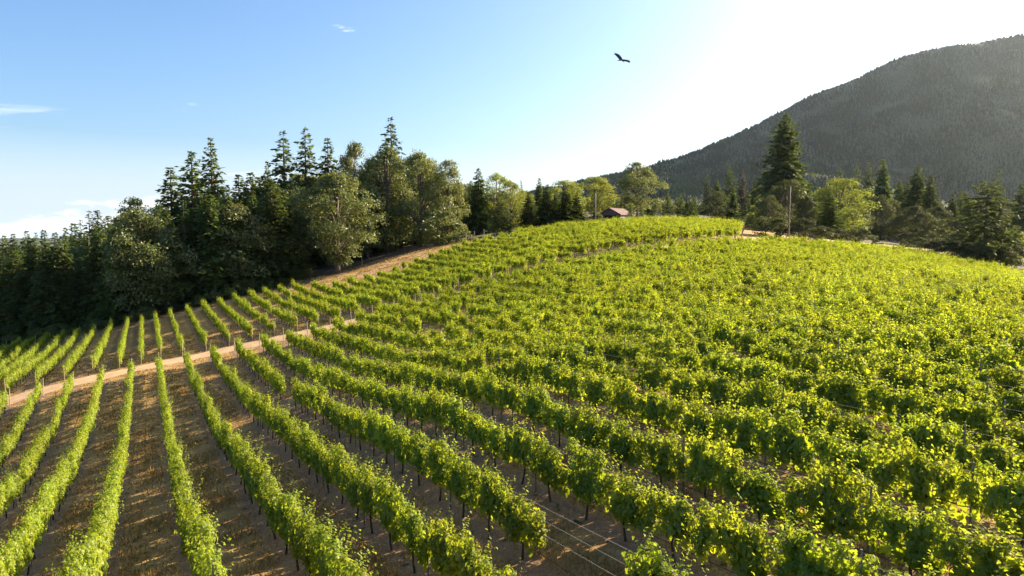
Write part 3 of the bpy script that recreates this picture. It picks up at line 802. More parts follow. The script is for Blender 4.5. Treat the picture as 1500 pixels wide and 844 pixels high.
def make_broad(seed, wr, nclump=46, per=260, leaf=.20, bottom=.16, mat='oak', trunk_h=.28, lump=.34, clr=(.10, .19), peak=.55):
    """broad-leaved tree of height 10, crown radius about wr"""
    r = np.random.RandomState(seed)
    mb = MB()
    th = trunk_h * 10
    mb.tube([(0, 0, -.3), (r.normal(0, .06), r.normal(0, .06), th * .5), (r.normal(0, .12), r.normal(0, .12), th), (r.normal(0, .25), r.normal(0, .25), th + 2.6)], [.27, .21, .17, .07], 8)
    P = []; Nn = []; T = []; Sz = []
    zc0, zc1 = bottom * 10, 9.6
    lob = [(r.uniform(0, 6.28), r.uniform(.15, .95), r.uniform(.5, 1.0)) for _ in range(7)]
    for c in range(nclump):
        u = r.beta(1.25, 1.15)
        z = zc0 + (zc1 - zc0) * u
        env = (math.sin(math.pi * min(1, max(0.02, u ** (math.log(.5) / math.log(1 - peak + .001)))) ) ** .62)
        a = r.uniform(0, 6.28)
        for la, lu, lw in lob:
            da = math.cos(a - la)
            if da > .5 and abs(u - lu) < .22: env *= 1 + lump * lw * (da - .5)
            if da < -.6 and abs(u - lu) < .2: env *= 1 - .22 * lw
        rr_ = wr * env * math.sqrt(r.uniform(.30, 1.0))
        cpos = np.array([math.cos(a) * rr_, math.sin(a) * rr_, z])
        cr_ = 10 * r.uniform(*clr) * (.7 + .3 * env)
        if c % 2 == 0:
            z1 = max(th * .8, z - rr_ * .7 - .6)
            mb.tube([(0, 0, min(z1, th + 2.4)), tuple(cpos * [.5, .5, 1] + [0, 0, -.25 * (z - z1)]), tuple(cpos)], [.085, .05, .015], 4, False)
        n_ = int(per * r.uniform(.6, 1.3))
        d = unit(r.normal(0, 1, (n_, 3))); d[:, 2] = np.where(d[:, 2] < -.45, -d[:, 2], d[:, 2])
        rad_ = cr_ * r.uniform(.35, 1.05, n_) ** .55 * (1 + .28 * np.sin(d[:, 0] * 4 + c) * np.cos(d[:, 1] * 5 + c * 2))
        q = cpos + d * rad_[:, None] * [1, 1, .72]
        P.append(q); Nn.append(d * .7 + np.array([0, 0, .5]) + r.normal(0, .5, (n_, 3)))
        T.append(d + np.array([0, 0, -.7]) + r.normal(0, .5, (n_, 3))); Sz.append(leaf * r.uniform(.6, 1.25, n_))
    P, Nn, T = map(np.vstack, (P, Nn, T)); Sz = np.concatenate(Sz)
    V_, F_ = leaves(P, Nn, T, Sz, LEAF_LO, LEAF_LO_F)
    return mb.mesh('trunk', M['bark'], True), mesh_np('crown', V_, F_, M[mat])

KINDS = {
    'fir':     [make_fir(1, 1.85, 40, 7, 17, .9), make_fir(2, 1.75, 44, 7, 17, .9), make_fir(3, 2.05, 40, 8, 18, .85), make_fir(4, 1.85, 42, 7, 17, .9, ragged=.33)],
    'slim':    [make_fir(11, 1.25, 36, 6, 11, 1.0), make_fir(12, 1.35, 34, 6, 11, 1.0, ragged=.3), make_fir(13, 1.15, 38, 5, 11, 1.1, ragged=.35)],
    'open':    [make_fir(21, 2.4, 46, 6, 19, .66, .34, .06, .34, gap=.05, power=1.0), make_fir(22, 2.2, 44, 6, 18, .7, .32, .08, .38, gap=.06, power=.95), make_fir(23, 2.6, 48, 7, 20, .62, .36, .05, .34, gap=.04, power=1.05)],
    'giant':   [make_fir(31, 2.5, 56, 9, 26, .56, .22, .02, .36, power=.72)],
    'spruce':  [make_fir(41, 4.0, 24, 8, 34, .40, .16, .04, .30, gap=.05, power=.5)],
    'dry':     [make_fir(51, 1.6, 32, 6, 13, .95, .28, .05, .32, mat='drypine')],
    'shrubfir':[make_fir(61, 2.7, 22, 8, 12, .75, .12, .01, .22), make_fir(62, 3.1, 20, 8, 13, .7, .1, .01, .25)],
    'oak':     [make_broad(71, 3.6, 74, 190, .19, .03, clr=(.075, .15)), make_broad(72, 3.3, 78, 190, .19, .03, clr=(.075, .14), peak=.5), make_broad(73, 4.0, 80, 190, .19, .03, lump=.45, clr=(.075, .15)), make_broad(74, 3.5, 72, 200, .19, .04, lump=.5, clr=(.075, .15))],
    'bigoak':  [make_broad(75, 3.7, 120, 230, .16, .11, 'oak', .22, .4, (.07, .13), .42)],
    'maple':   [make_broad(81, 4.0, 82, 180, .19, .01, 'maple', .2, clr=(.075, .15)), make_broad(82, 3.6, 78, 180, .19, .01, 'maple', .2, .45, clr=(.075, .15))],
    'shadedoak': [make_broad(76, 3.8, 74, 190, .19, .02, 'shadedoak', clr=(.075, .15)), make_broad(77, 3.5, 74, 190, .19, .02, 'shadedoak', lump=.45, clr=(.075, .15))],
    'shadedbush': [make_broad(94, 5.5, 30, 200, .45, .01, 'shadedoak', .1, .4, (.14, .26)), make_broad(95, 5.0, 28, 200, .45, .01, 'shadedoak', .1, .4, (.14, .26))],
    'bush':    [make_broad(91, 5.5, 26, 190, .5, .02, 'oak', .1, .4, (.16, .28)), make_broad(92, 5.0, 24, 190, .5, .02, 'oak', .1, .4, (.16, .28))],
    'brightbush': [make_broad(93, 4.6, 26, 190, .5, .02, 'maple', .1, .4, (.16, .28))],
}
NAMES = {'fir': ('fir_tree', 'fir tree'), 'slim': ('fir_tree', 'fir tree'), 'open': ('fir_tree', 'fir tree'), 'giant': ('fir_tree', 'fir tree'), 'spruce': ('spruce_tree', 'spruce tree'),
         'dry': ('pine_tree', 'pine tree'), 'shrubfir': ('young_conifer', 'conifer'), 'oak': ('oak_tree', 'oak tree'), 'bigoak': ('oak_tree', 'oak tree'), 'maple': ('broadleaf_tree', 'tree'),
         'bush': ('bush', 'bush'), 'shadedbush': ('bush', 'bush'), 'shadedoak': ('oak_tree', 'oak tree'), 'brightbush': ('bush', 'bush')}
HALF = {}
trng = random.Random(77)
def tree(kind, px, ytop, D, label, width=None, group=None, var=None, sink=0.0):
    """a tree whose top stands at photo pixel (px, ytop), rooted on the ground D metres ahead; width = crown width in photo pixels"""
    tp = pix(px, ytop, D)
    z0 = gzf(tp.x, tp.y) - sink
    h = max(tp.z - z0, 1.2)
    lib = KINDS[kind]
    vi = (var if var is not None else trng.randrange(len(lib))) % len(lib)
    tk, cw = lib[vi]
    if (kind, vi) not in HALF:
        co = np.empty(len(cw.vertices) * 3, np.float32); cw.vertices.foreach_get('co', co); co = co.reshape(-1, 3)
        HALF[(kind, vi)] = (float(np.percentile(np.abs(co[:, 0]), 98)), float(co[:, 2].max()))
    hw, zt = HALF[(kind, vi)]
    nm, cat = NAMES[kind]
    root = link(nm, None, None, (tp.x, tp.y, z0)); root.empty_display_size = 1
    sz = h / zt
    sx = (width / F_PX * D / 2 / hw) if width else sz * trng.uniform(1.0, 1.35)
    root.scale = (sx, sx, sz)
    root.rotation_euler = (0, 0, trng.uniform(0, 6.28))
    link('trunk', tk, root)
    tag(link('crown', cw, root), kind='stuff')
    tag(root, label, cat, group)
    return root

FE = 'forest along the left edge of the vineyard'
# --- skyline trees of the left forest, left to right
LEFT = [
    ('fir', 6, 345, 260, None, 'small distant fir tip at the left frame edge'),
    ('fir', 19, 342, 255, None, 'distant fir just right of the left frame edge'),
    ('fir', 39, 338, 240, None, 'distant dark fir, third tip from the left edge'),
    ('slim', 52, 341, 250, None, 'short distant fir between two taller tips at far left'),
    ('fir', 64, 336, 235, None, 'distant pointed fir where the far-left treeline begins to rise'),
    ('fir', 80, 340, 200, None, 'sunlit fir in the far-left treeline below the blue gap'),
    ('fir', 96, 333, 185, 34, 'pale green sunlit fir in the far-left treeline'),
    ('fir', 108, 327, 190, None, 'fir right of the pale sunlit fir at far left'),
    ('slim', 118, 322, 180, None, 'slim fir stepping up the left skyline'),
    ('slim', 130, 309, 190, None, 'thin spire fir rising above the far-left treeline'),
    ('open', 142, 308, 178, None, 'dark ragged fir beside the thin spire on the left'),
    ('fir', 158, 316, 170, None, 'dark fir left of the round oak crown on the left skyline'),
    ('oak', 200, 287, 150, 92, 'broad round oak crown left of the three tall firs'),
    ('maple', 232, 293, 147, 50, 'sunlit broad crown touching the leftmost tall fir'),
    ('open', 249, 245, 158, None, 'leftmost and shortest of the three tall ragged firs'),
    ('open', 281, 222, 156, None, 'middle one of the three tall ragged firs on the left'),
    ('open', 308, 202, 150, 84, 'tallest and widest of the three ragged firs on the left'),
    ('fir', 350, 255, 165, None, 'fir tip right of the tall ragged firs'),
    ('fir', 367, 252, 172, None, 'pointed fir in the dip of the left skyline'),
    ('fir', 391, 236, 168, 34, 'dark fir left of the three spires'),
    ('open', 414, 191, 160, None, 'leftmost of the three open spires above the lone oak'),
    ('open', 447, 186, 158, None, 'middle and tallest of the three spires above the lone oak'),
    ('open', 480, 202, 162, None, 'rightmost of the three spires above the lone oak'),
    ('oak', 520, 205, 160, 74, 'dark round oak right of the three spires'),
    ('open', 572, 171, 172, 92, 'tall fir poking out above the round oak crowns'),
    ('oak', 566, 207, 156, 78, 'sunlit oak in front of the tall fir'),
    ('oak', 615, 217, 155, 84, 'broad oak in the middle of the oak group by the bank'),
    ('oak', 655, 232, 155, 66, 'rightmost big oak leaning over the tan bank'),
    ('bush', 650, 302, 150, 76, 'low leafy bush under the rightmost big oak'),
    ('bush', 540, 330, 150, 50, 'low dark bush behind the lone oak'),
    ('fir', 701, 246, 168, 44, 'sunlit fir right of the oak group'),
    ('maple', 728, 251, 175, 62, 'pale yellow-green tree right of the oak group'),
    ('maple', 748, 262, 170, 46, 'smaller pale green tree beside the pale yellow-green one'),
    ('shrubfir', 735, 290, 152, 40, 'short conifer in front of the pale green trees'),
    ('slim', 763, 264, 190, None, 'thin dark fir right of the pale green trees'),
]
for kd, px_, yt, D, w_, lab in LEFT:
    tree(kd, px_, yt, D, lab, w_, FE)
lone = tree('bigoak', 492, 249, 136, 'lone oak with bare trunk standing on the tan bank', 122, None)

# --- trees round the barn at the back of the far block
MID = [
    ('fir', 775, 281, 158, 34, 'leftmost dark fir of the clump left of the barn'),
    ('fir', 790, 261, 185, None, 'tallest dark tip in the clump left of the barn'),
    ('fir', 801, 270, 155, 36, 'second dark fir of the clump left of the barn'),
    ('fir', 814, 280, 158, None, 'third dark fir of the clump left of the barn'),
    ('fir', 829, 276, 155, 36, 'fourth dark fir of the clump left of the barn'),
    ('fir', 845, 283, 157, 34, 'dark fir nearest to the barn pole'),
    ('maple', 828, 263, 215, 60, 'sunlit rounded tree behind the dark fir clump'),
    ('maple', 872, 258, 270, 66, 'spreading pale tree directly behind the barn'),
    ('oak', 934, 236, 262, 70, 'big round oak right of the barn'),
    ('shrubfir', 924, 297, 205, 17, 'small conifer at the right wall of the barn'),
    ('shrubfir', 940, 299, 205, 15, 'second small conifer right of the barn'),
    ('shrubfir', 957, 299, 205, 16, 'third small conifer right of the barn'),
    ('shrubfir', 978, 280, 205, 22, 'grey-green cone tree, leftmost of three below the big oak'),
    ('shrubfir', 997, 282, 205, 22, 'grey-green cone tree, middle of three right of the big oak'),
    ('shrubfir', 1013, 290, 205, 20, 'grey-green cone tree, rightmost of three right of the big oak'),
    ('bush', 877, 313, 200, 12, 'small bush at the foot of the barn pole'),
    ('slim', 1036, 254, 330, 22, 'hazy fir left of the grey-tinged pine'),
    ('slim', 1069, 239, 330, 28, 'tall hazy fir beside the grey-tinged pine'),
    ('dry', 1088, 246, 300, 26, 'grey-tinged pine left of the giant fir'),
    ('fir', 1050, 262, 350, 26, 'dim fir between the two hazy firs'),
    ('fir', 1108, 262, 290, 30, 'dim fir behind the dark bush by the road'),
    ('bush', 1057, 304, 230, 17, 'round grey bush on the crest of the far block'),
    ('brightbush', 1104, 300, 150, 24, 'dark green bush with lit top beside the road bend'),
]
for kd, px_, yt, D, w_, lab in MID:
    tree(kd, px_, yt, D, lab, w_, 'trees behind the far vine block')

# --- trees beyond the right crest
RIGHT = [
    ('giant', 1151, 167, 205, 98, 'giant dense fir towering over the right side'),
    ('oak', 1152, 262, 160, 76, 'dark round tree under the giant fir, behind the pale pole'),
    ('oak', 1180, 285, 158, 40, 'dark crown between the giant fir and the glowing tree'),
    ('maple', 1229, 260, 165, 84, 'glowing yellow-green tree right of the pale pole'),
    ('fir', 1216, 281, 148, 44, 'small fir standing before the glowing yellow-green tree'),
    ('slim', 1231, 241, 280, 24, 'hazy spire fir behind the glowing tree'),
    ('slim', 1256, 239, 275, 26, 'hazy fir, second spire right of the giant fir'),
    ('slim', 1273, 234, 270, 26, 'hazy fir, third spire right of the giant fir'),
    ('fir', 1294, 233, 240, 40, 'tallest hazy fir right of the glowing tree'),
    ('oak', 1292, 284, 190, 46, 'dim leafy tree left of the bright road patch'),
    ('fir', 1345, 244, 215, 52, 'broad dark fir right of the bright road patch'),
    ('fir', 1364, 257, 205, 40, 'sunlit-edged fir leaning on the broad dark fir'),
    ('oak', 1338, 300, 190, 60, 'dark leafy mass above the bright road patch'),
    ('oak', 1372, 300, 185, 50, 'dark leafy tree left of the spreading spruce'),
    ('fir', 1396, 285, 210, 34, 'dim fir left of the spreading spruce'),
    ('spruce', 1447, 263, 128, 96, 'spreading spruce with layered branches near the right edge'),
    ('slim', 1462, 247, 230, 28, 'thin hazy fir behind the spreading spruce'),
    ('fir', 1497, 268, 200, 40, 'dark fir cut by the right frame edge'),
    ('brightbush', 1482, 335, 150, 44, 'bright-leaved bush behind the spreading spruce'),
    ('bush', 1490, 352, 138, 60, 'low dark bush at the right frame edge'),
    ('bush', 1323, 351, 140, 16, 'small round bush right of the bright road patch'),
    ('bush', 1348, 346, 130, 44, 'low bush on the crest below the dark firs'),
    ('bush', 1399, 352, 128, 44, 'low bush left of the spreading spruce'),
    ('bush', 1283, 350, 134, 18, 'little bush left of the bright road patch'),
    ('oak', 1425, 318, 165, 44, 'dark leafy tree hidden behind the left side of the spruce'),
    ('bush', 1440, 362, 128, 46, 'dark bush at the foot of the spreading spruce'),
    ('bush', 1122, 316, 128, 46, 'dark low bush right of the road bend'),
    ('bush', 1143, 318, 127, 46, 'dark low bush left of the pale pole'),
    ('bush', 1176, 318, 128, 52, 'dark low bush right of the pale pole'),
    ('oak', 1128, 285, 150, 44, 'dark tree left of the pale pole under the giant fir'),
    ('bush', 1258, 332, 132, 40, 'low bush under the right side of the glowing tree'),
    ('oak', 1305, 292, 200, 50, 'dim round tree directly above the bright road patch'),
    ('oak', 1405, 315, 170, 48, 'dark tree filling the gap left of the spruce'),
    ('bush', 1372, 348, 130, 44, 'low bush between the dark firs and the spruce'),
    ('fir', 1330, 268, 230, 44, 'dim wide fir behind the broad dark fir'),
    ('fir', 1420, 290, 220, 40, 'dim fir behind the left side of the spruce'),
    ('oak', 1470, 320, 160, 60, 'dark leafy mass behind the right side of the spruce'),
    ('bush', 1203, 330, 128, 44, 'low dark bush left of the small fir by the glowing tree'),
    ('bush', 1236, 334, 130, 44, 'low dark bush right of the small fir by the glowing tree'),
    ('bush', 1424, 356, 126, 44, 'dark low bush just left of the spruce foot'),
    ('bush', 1468, 360, 126, 44, 'dark low bush just right of the spruce foot'),
    ('oak', 1250, 290, 180, 50, 'dark tree behind the right half of the glowing tree'),
    ('oak', 1355, 310, 165, 60, 'dark leafy mass below the sunlit-edged fir'),
    ('oak', 1275, 300, 210, 34, 'dim tree right of the glowing tree'),
    ('fir', 1318, 262, 260, 34, 'dim fir above the bright road patch'),
]
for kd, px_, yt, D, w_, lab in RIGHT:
    kd = {'oak': 'shadedoak', 'bush': 'shadedbush'}.get(kd, kd)  # oaks and bushes here take the leaf with shade in its colour
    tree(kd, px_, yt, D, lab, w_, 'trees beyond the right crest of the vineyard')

brng = random.Random(31)
nback = 0
for i in range(60):
    px_ = 1010 + i * 9.0 + brng.uniform(-4, 4); D = brng.uniform(215, 360)
    yt = np.interp(px_, [1010, 1100, 1200, 1300, 1400, 1540], [286, 282, 268, 272, 285, 285]) + brng.uniform(-6, 26)
    kd = brng.choice(['fir', 'fir', 'slim', 'shadedoak', 'fir'])
    if 0 < px_ < 1500:
        nback += 1; lab = 'dim hazy %s at the foot of the mountain, %s from the left' % ('oak' if kd == 'shadedoak' else 'fir', ordinal(nback))
    else: lab = 'dim hazy tree at the mountain foot right of the frame'
    tree(kd, px_, float(yt), D, lab, None, 'dim trees at the foot of the mountain')

nmid = 0
for i in range(26):
    px_ = 765 + i * 10.0 + brng.uniform(-5, 5); D = brng.uniform(262, 330)
    yt = np.interp(px_, [760, 850, 900, 1010], [282, 284, 288, 292]) + brng.uniform(-4, 10)
    kd = brng.choice(['fir', 'oak', 'maple', 'fir'])
    nmid += 1
    tree(kd, px_, float(yt), D, 'low background %s behind the barn, %s from the left' % ('fir' if kd == 'fir' else 'broadleaf tree', ordinal(nmid)), None, 'low background trees behind the barn')

# --- front wall and depth of the left forest, kept under the skyline of the photograph
SKY_X = [-120, 0, 40, 65, 100, 130, 160, 200, 240, 262, 300, 330, 350, 390, 420, 480, 520, 560, 620, 660, 690, 720, 760, 800, 860]
SKY_Y = [360, 356, 350, 346, 345, 330, 326, 302, 306, 296, 264, 275, 270, 256, 250, 250, 232, 228, 236, 250, 266, 274, 286, 290, 296]
cand = []
frng = random.Random(5)
for i in range(46):                       # the edge itself, trees with foliage to the ground
    px_ = -100 + i * 12.0 + frng.uniform(-5, 5)
    if px_ > 442: break
    D = np.interp(px_, [-100, 0, 46, 114, 230, 300, 400, 450], [146, 137, 130, 124, 124, 125, 134, 146]) + frng.uniform(0, 6)
    cand.append((px_, D, frng.uniform(0, 44), frng.choice(['fir', 'fir', 'fir', 'slim', 'oak'] if px_ > 130 else ['fir', 'fir', 'fir', 'slim']), True))
for i in range(135):
    px_ = frng.uniform(-120, 800); lo = float(np.interp(px_, [-100, 0, 230, 450, 640, 690, 800], [150, 144, 132, 152, 162, 165, 175]))
    cand.append((px_, lo + frng.uniform(2, 60), frng.uniform(-2, 26), frng.choice(['fir', 'fir', 'slim', 'fir', 'oak']), False))
cand.sort(key=lambda c: c[0])
cnt = {True: 0, False: 0}
for px_, D, dn, kd, front in cand:
    yt = float(np.interp(px_, SKY_X, SKY_Y)) + dn
    if front:
        if px_ > 0:
            cnt[True] += 1
            lab = 'dark %s in the front line of the left forest, %s from the left' % ('oak' if kd == 'oak' else 'fir', ordinal(cnt[True]))
        else: lab = 'dark fir of the left forest just outside the frame'
    else:
        lab = 'dark %s inside the left forest behind its front line' % ('oak' if kd == 'oak' else 'fir')
    tree(kd, px_, yt, D, lab, None, 'front line of the left forest' if front else 'inner trees of the left forest')

ns = 0
for i in range(24):
    px_ = 8 + i * 19.0 + frng.uniform(-6, 6)
    D = float(np.interp(px_, [0, 46, 114, 230, 300, 400, 470], [134, 127, 121, 121, 122, 131, 142])) + frng.uniform(0, 2.5)
    X_ = (px_ - CX) / F_PX * D; z0 = gzf(X_, D)
    u_, v_, d_ = proj(X_, D, z0 + frng.uniform(1.2, 3.2))
    ns += 1
    tree(frng.choice(['bush', 'shadedbush', 'bush']), u_, v_, D, 'low shrub at the foot of the left forest, %s from the left' % ordinal(ns), frng.uniform(18, 34), 'shrubs at the foot of the left forest')

# --- woods on the lower ground and the valley floor: too many and too far to tell apart
def cone_forest(name, X, Y, Hh, Wd, label, mat):
    n = len(X); r = np.random.RandomState(len(name))
    Z = gz(X, Y); k = 5
    parts = []; fs = []
    tiers = [(0.02, .62, 1.0), (.34, 1.0, .62)]
    th = r.uniform(0, 6.28, n)
    base = 0
    for zlo, zhi, w in tiers:
        ring = []
        for j in range(k):
            a = th + 2 * math.pi * j / k + w
            rr_ = Wd * w * r.uniform(.7, 1.3, n)
            ring.append(np.stack([X + np.cos(a) * rr_, Y + np.sin(a) * rr_, Z + Hh * (zlo + r.uniform(-.04, .05, n))], 1))
        ring.append(np.stack([X + r.normal(0, .2, n), Y, Z + Hh * zhi], 1))
        parts.append(np.stack(ring, 1))
    Vv = np.concatenate(parts, 1)          # n, 2*(k+1), 3
    tri = []
    for b in (0, k + 1):
        for j in range(k): tri.append((b + j, b + (j + 1) % k, b + k))
    tri = np.array(tri)
    Ff = tri[None] + (np.arange(n) * (2 * (k + 1)))[:, None, None]
    o = link(name, mesh_np(name, Vv.reshape(-1, 3), Ff.reshape(-1, 3), mat))
    tag(o, label, 'forest', kind='stuff')
    return o
rf = np.random.RandomState(9)
def scatter(x0, x1, y0, y1, step):
    xs, ys = np.meshgrid(np.arange(x0, x1, step), np.arange(y0, y1, step))
    xs = xs.ravel() + rf.uniform(-.5, .5, xs.size) * step; ys = ys.ravel() + rf.uniform(-.5, .5, ys.size) * step
    return xs, ys
X, Y = scatter(-250, 2100, 1060, 2120, 6.4)
ry = ridge_y(X)
k_ = (Y < ry + 60) & (X < Y * .95 + 150) & (X > -250 + (Y - 560) * 0.0)
X, Y = X[k_], Y[k_]
Hh = (6 + 6 * rf.rand(len(X)) ** 1.6) * (1 + .45 * wav(X, Y, 160, 2, 2))
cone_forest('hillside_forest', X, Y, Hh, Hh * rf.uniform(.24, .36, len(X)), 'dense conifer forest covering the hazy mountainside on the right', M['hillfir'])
X, Y = scatter(-1500, 60, 420, 1600, 12)
k_ = (X > -.95 * Y - 60) & (X < -.10 * Y + 40) & ((X < -170) | (Y > 330))
X, Y = X[k_], Y[k_]
Hh = rf.uniform(10, 18, len(X))
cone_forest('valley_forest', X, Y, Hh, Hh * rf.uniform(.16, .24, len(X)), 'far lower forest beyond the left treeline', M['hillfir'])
X, Y = scatter(-40, 1100, 480, 1150, 11)
k_ = (X < .95 * Y) & (X > .02 * Y)
X, Y = X[k_], Y[k_]
Hh = rf.uniform(9, 17, len(X))
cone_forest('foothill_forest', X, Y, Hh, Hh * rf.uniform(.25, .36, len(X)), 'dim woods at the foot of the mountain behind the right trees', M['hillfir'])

# ------------------------------------------------------------------ barn, poles, road patches, bird
M['redwall'] = noise_mat('barn_boards', (0.10, 0.055, 0.055), (0.17, 0.09, 0.085), 3.0, 0.85, 0.2, stretch=(6, 6, .3))
M['redroof'] = noise_mat('barn_roof', (0.19, 0.115, 0.095), (0.27, 0.17, 0.14), 1.2, 0.6, 0.1)
M['darkin'] = noise_mat('barn_inside_shade', (0.012, 0.012, 0.014), (0.03, 0.028, 0.028), 3.0, 0.9)
M['palewall'] = noise_mat('barn_side', (0.30, 0.26, 0.24), (0.42, 0.38, 0.34), 2.0, 0.85)
bp_ = pix(893, 322, 228)
bz_ = gzf(bp_.x, bp_.y)
barn = link('barn', None, None, (bp_.x, bp_.y, bz_))
top_z = pix(887, 305, 228).z
RH_ = top_z - bz_                       # ridge height above the ground
W2, LEN = 3.9, 9.0; EV = RH_ - 2.0
barn.rotation_euler = (0, 0, R(-38))    # local +y runs along the ridge, away to the right
# local frame: gable front at y=0, ridge along +y
mb = MB()                               # gable wall with an opening
mb.add([(-W2, 0, 0), (-W2 * .62, 0, 0), (-W2 * .62, 0, EV - .35), (W2 * .82, 0, EV - .35), (W2 * .82, 0, 0), (W2, 0, 0), (W2, 0, EV), (0, 0, RH_ - .05), (-W2, 0, EV),
        (-W2, .15, 0), (-W2 * .62, .15, 0), (-W2 * .62, .15, EV - .35), (W2 * .82, .15, EV - .35), (W2 * .82, .15, 0), (W2, .15, 0), (W2, .15, EV), (0, .15, RH_ - .05), (-W2, .15, EV)],
       [(0, 1, 2, 8), (2, 3, 6, 7, 8), (3, 4, 5, 6), (9, 17, 11, 10), (11, 17, 16, 15, 12), (12, 15, 14, 13), (1, 10, 11, 2), (2, 11, 12, 3), (3, 12, 13, 4), (0, 8, 17, 9), (5, 14, 15, 6), (6, 15, 16, 7), (7, 16, 17, 8)])
link('gable_wall', mb.mesh('gable_wall', M['redwall']), barn)
for sx_ in (-1, 1):
    mb = MB(); mb.box(sx_ * W2 - .08, sx_ * W2 + .08, .16, LEN - .16, 0, EV); link('side_wall', mb.mesh('side_wall', M['palewall']), barn)
mb = MB(); mb.add([(-W2, LEN, 0), (W2, LEN, 0), (W2, LEN, EV), (0, LEN, RH_ - .05), (-W2, LEN, EV), (-W2, LEN - .15, 0), (W2, LEN - .15, 0), (W2, LEN - .15, EV), (0, LEN - .15, RH_ - .05), (-W2, LEN - .15, EV)],
       [(4, 3, 2, 1, 0), (5, 6, 7, 8, 9), (0, 1, 6, 5), (1, 2, 7, 6), (2, 3, 8, 7), (3, 4, 9, 8), (4, 0, 5, 9)])
link('rear_wall', mb.mesh('rear_wall', M['redwall']), barn)
for sx_ in (-1, 1):
    x1 = sx_ * (W2 + .55); sl = (RH_ - EV) / W2
    z1 = RH_ - sl * (W2 + .55)
    mb = MB(); mb.add([(0, -.5, RH_), (x1, -.5, z1), (x1, LEN + .5, z1), (0, LEN + .5, RH_), (0, -.5, RH_ + .14), (x1, -.5, z1 + .14), (x1, LEN + .5, z1 + .14), (0, LEN + .5, RH_ + .14)],
           [(0, 3, 2, 1), (4, 5, 6, 7), (0, 1, 5, 4), (1, 2, 6, 5), (2, 3, 7, 6), (3, 0, 4, 7)])
    rf_ = link('roof', mb.mesh('roof', M['redroof']), barn)
    for j in range(11):                 # raised seams of the metal roof
        yy = -.4 + j * (LEN + .8) / 10
        mb = MB(); mb.add([(0, yy - .03, RH_ + .145), (x1, yy - .03, z1 + .145), (x1, yy + .03, z1 + .145), (0, yy + .03, RH_ + .145), (0, yy, RH_ + .2), (x1, yy, z1 + .2)],
               [(0, 1, 5, 4), (3, 4, 5, 2), (0, 4, 3), (1, 2, 5), (0, 3, 2, 1)])
        link('roof_seam', mb.mesh('roof_seam', M['redroof']), rf_)
mb = MB(); mb.box(-W2 * .6, W2 * .8, .9, 1.0, .0, EV - .36); link('opening_shade', mb.mesh('opening_shade', M['darkin']), barn)  # near-black panel, paints the shade inside the gable opening
# low lean-to on the left
mb = MB(); mb.box(-W2 - 4.6, -W2 - .1, .6, LEN - 1, 0, EV - .9); lw = link('annex', mb.mesh('annex', M['redwall']), barn)
mb = MB(); mb.add([(-W2 - 5, .1, EV - .88), (-W2 - .1, .1, EV - .2), (-W2 - .1, LEN - .6, EV - .2), (-W2 - 5, LEN - .6, EV - .88), (-W2 - 5, .1, EV - .76), (-W2 - .1, .1, EV - .08), (-W2 - .1, LEN - .6, EV - .08), (-W2 - 5, LEN - .6, EV - .76)],
       [(0, 3, 2, 1), (4, 5, 6, 7), (0, 1, 5, 4), (1, 2, 6, 5), (2, 3, 7, 6), (3, 0, 4, 7)])
link('annex_roof', mb.mesh('annex_roof', M['redwall']), lw)
tag(barn, 'red-brown barn with low gable roof behind the far vine rows', 'barn')

def pole(px, ytop, D, rad, mat, label, arm=None):
    tp = pix(px, ytop, D); z0 = gzf(tp.x, tp.y); h = tp.z - z0
    root = link('utility_pole', None, None, (tp.x, tp.y, z0))
    mb = MB(); mb.tube([(0, 0, -.5), (0, 0, h * .5), (0, 0, h)], [rad, rad * .9, rad * .75], 10); link('shaft', mb.mesh('shaft', M[mat], True), root)
    mb = MB(); mb.tube([(0, 0, h), (0, 0, h + .12)], [rad * .85, rad * .6], 10); link('cap', mb.mesh('cap', M['steel']), root)
    if arm:
        mb = MB(); mb.box(-.05, .05, -rad - .12, -rad + .02, h - 1.6, h - 1.0); link('meter_box', mb.mesh('meter_box', M['steel']), root)
    tag(root, label, 'pole')
pole(872.5, 285, 190, .17, 'wood', 'brown wooden pole standing just left of the barn')
pole(1158, 274, 118, .085, 'palepost', 'pale slender pole rising behind the right vineyard crest')

# open tan road surface glimpsed between the right trees
def road_sheet(pts, w, name):
    P_ = []
    pts = [np.array(p) for p in pts]
    dense = []
    for a, b in zip(pts[:-1], pts[1:]):
        for u in np.linspace(0, 1, 14, endpoint=False): dense.append(a + (b - a) * u)
    dense.append(pts[-1]); dense = np.array(dense)
    tg = np.gradient(dense, axis=0); tg /= np.linalg.norm(tg, axis=1, keepdims=True)
    nn = np.stack([tg[:, 1], -tg[:, 0]], 1)
    for f_ in np.linspace(-1, 1, 9):
        q_ = dense + nn * w * f_
        P_.append(np.stack([q_[:, 0], q_[:, 1], gz(q_[:, 0], q_[:, 1]) + .04], 1))
    PV_ = np.stack(P_, 1).reshape(-1, 3)
    ii = np.arange(len(dense) * 9).reshape(-1, 9)
    qq = np.stack([ii[:-1, :-1], ii[:-1, 1:], ii[1:, 1:], ii[1:, :-1]], -1).reshape(-1, 4)[:, ::-1]
    tag(link(name, mesh_np(name, PV_, qq, M['path'], True)), kind='structure')
road_sheet([(41, 116), (56, 134), (80, 148), (105, 158), (140, 166)], 2.6, 'road')

# soaring bird
M['feather'] = noise_mat('dark_feathers', (0.012, 0.010, 0.010), (0.035, 0.028, 0.026), 25.0, 0.7)
bc = pix(910.5, 87.5, 62); U = 62 / F_PX
def bpt(x, y, d): return Vector((x * U, d * U, -y * U))
mb = MB()
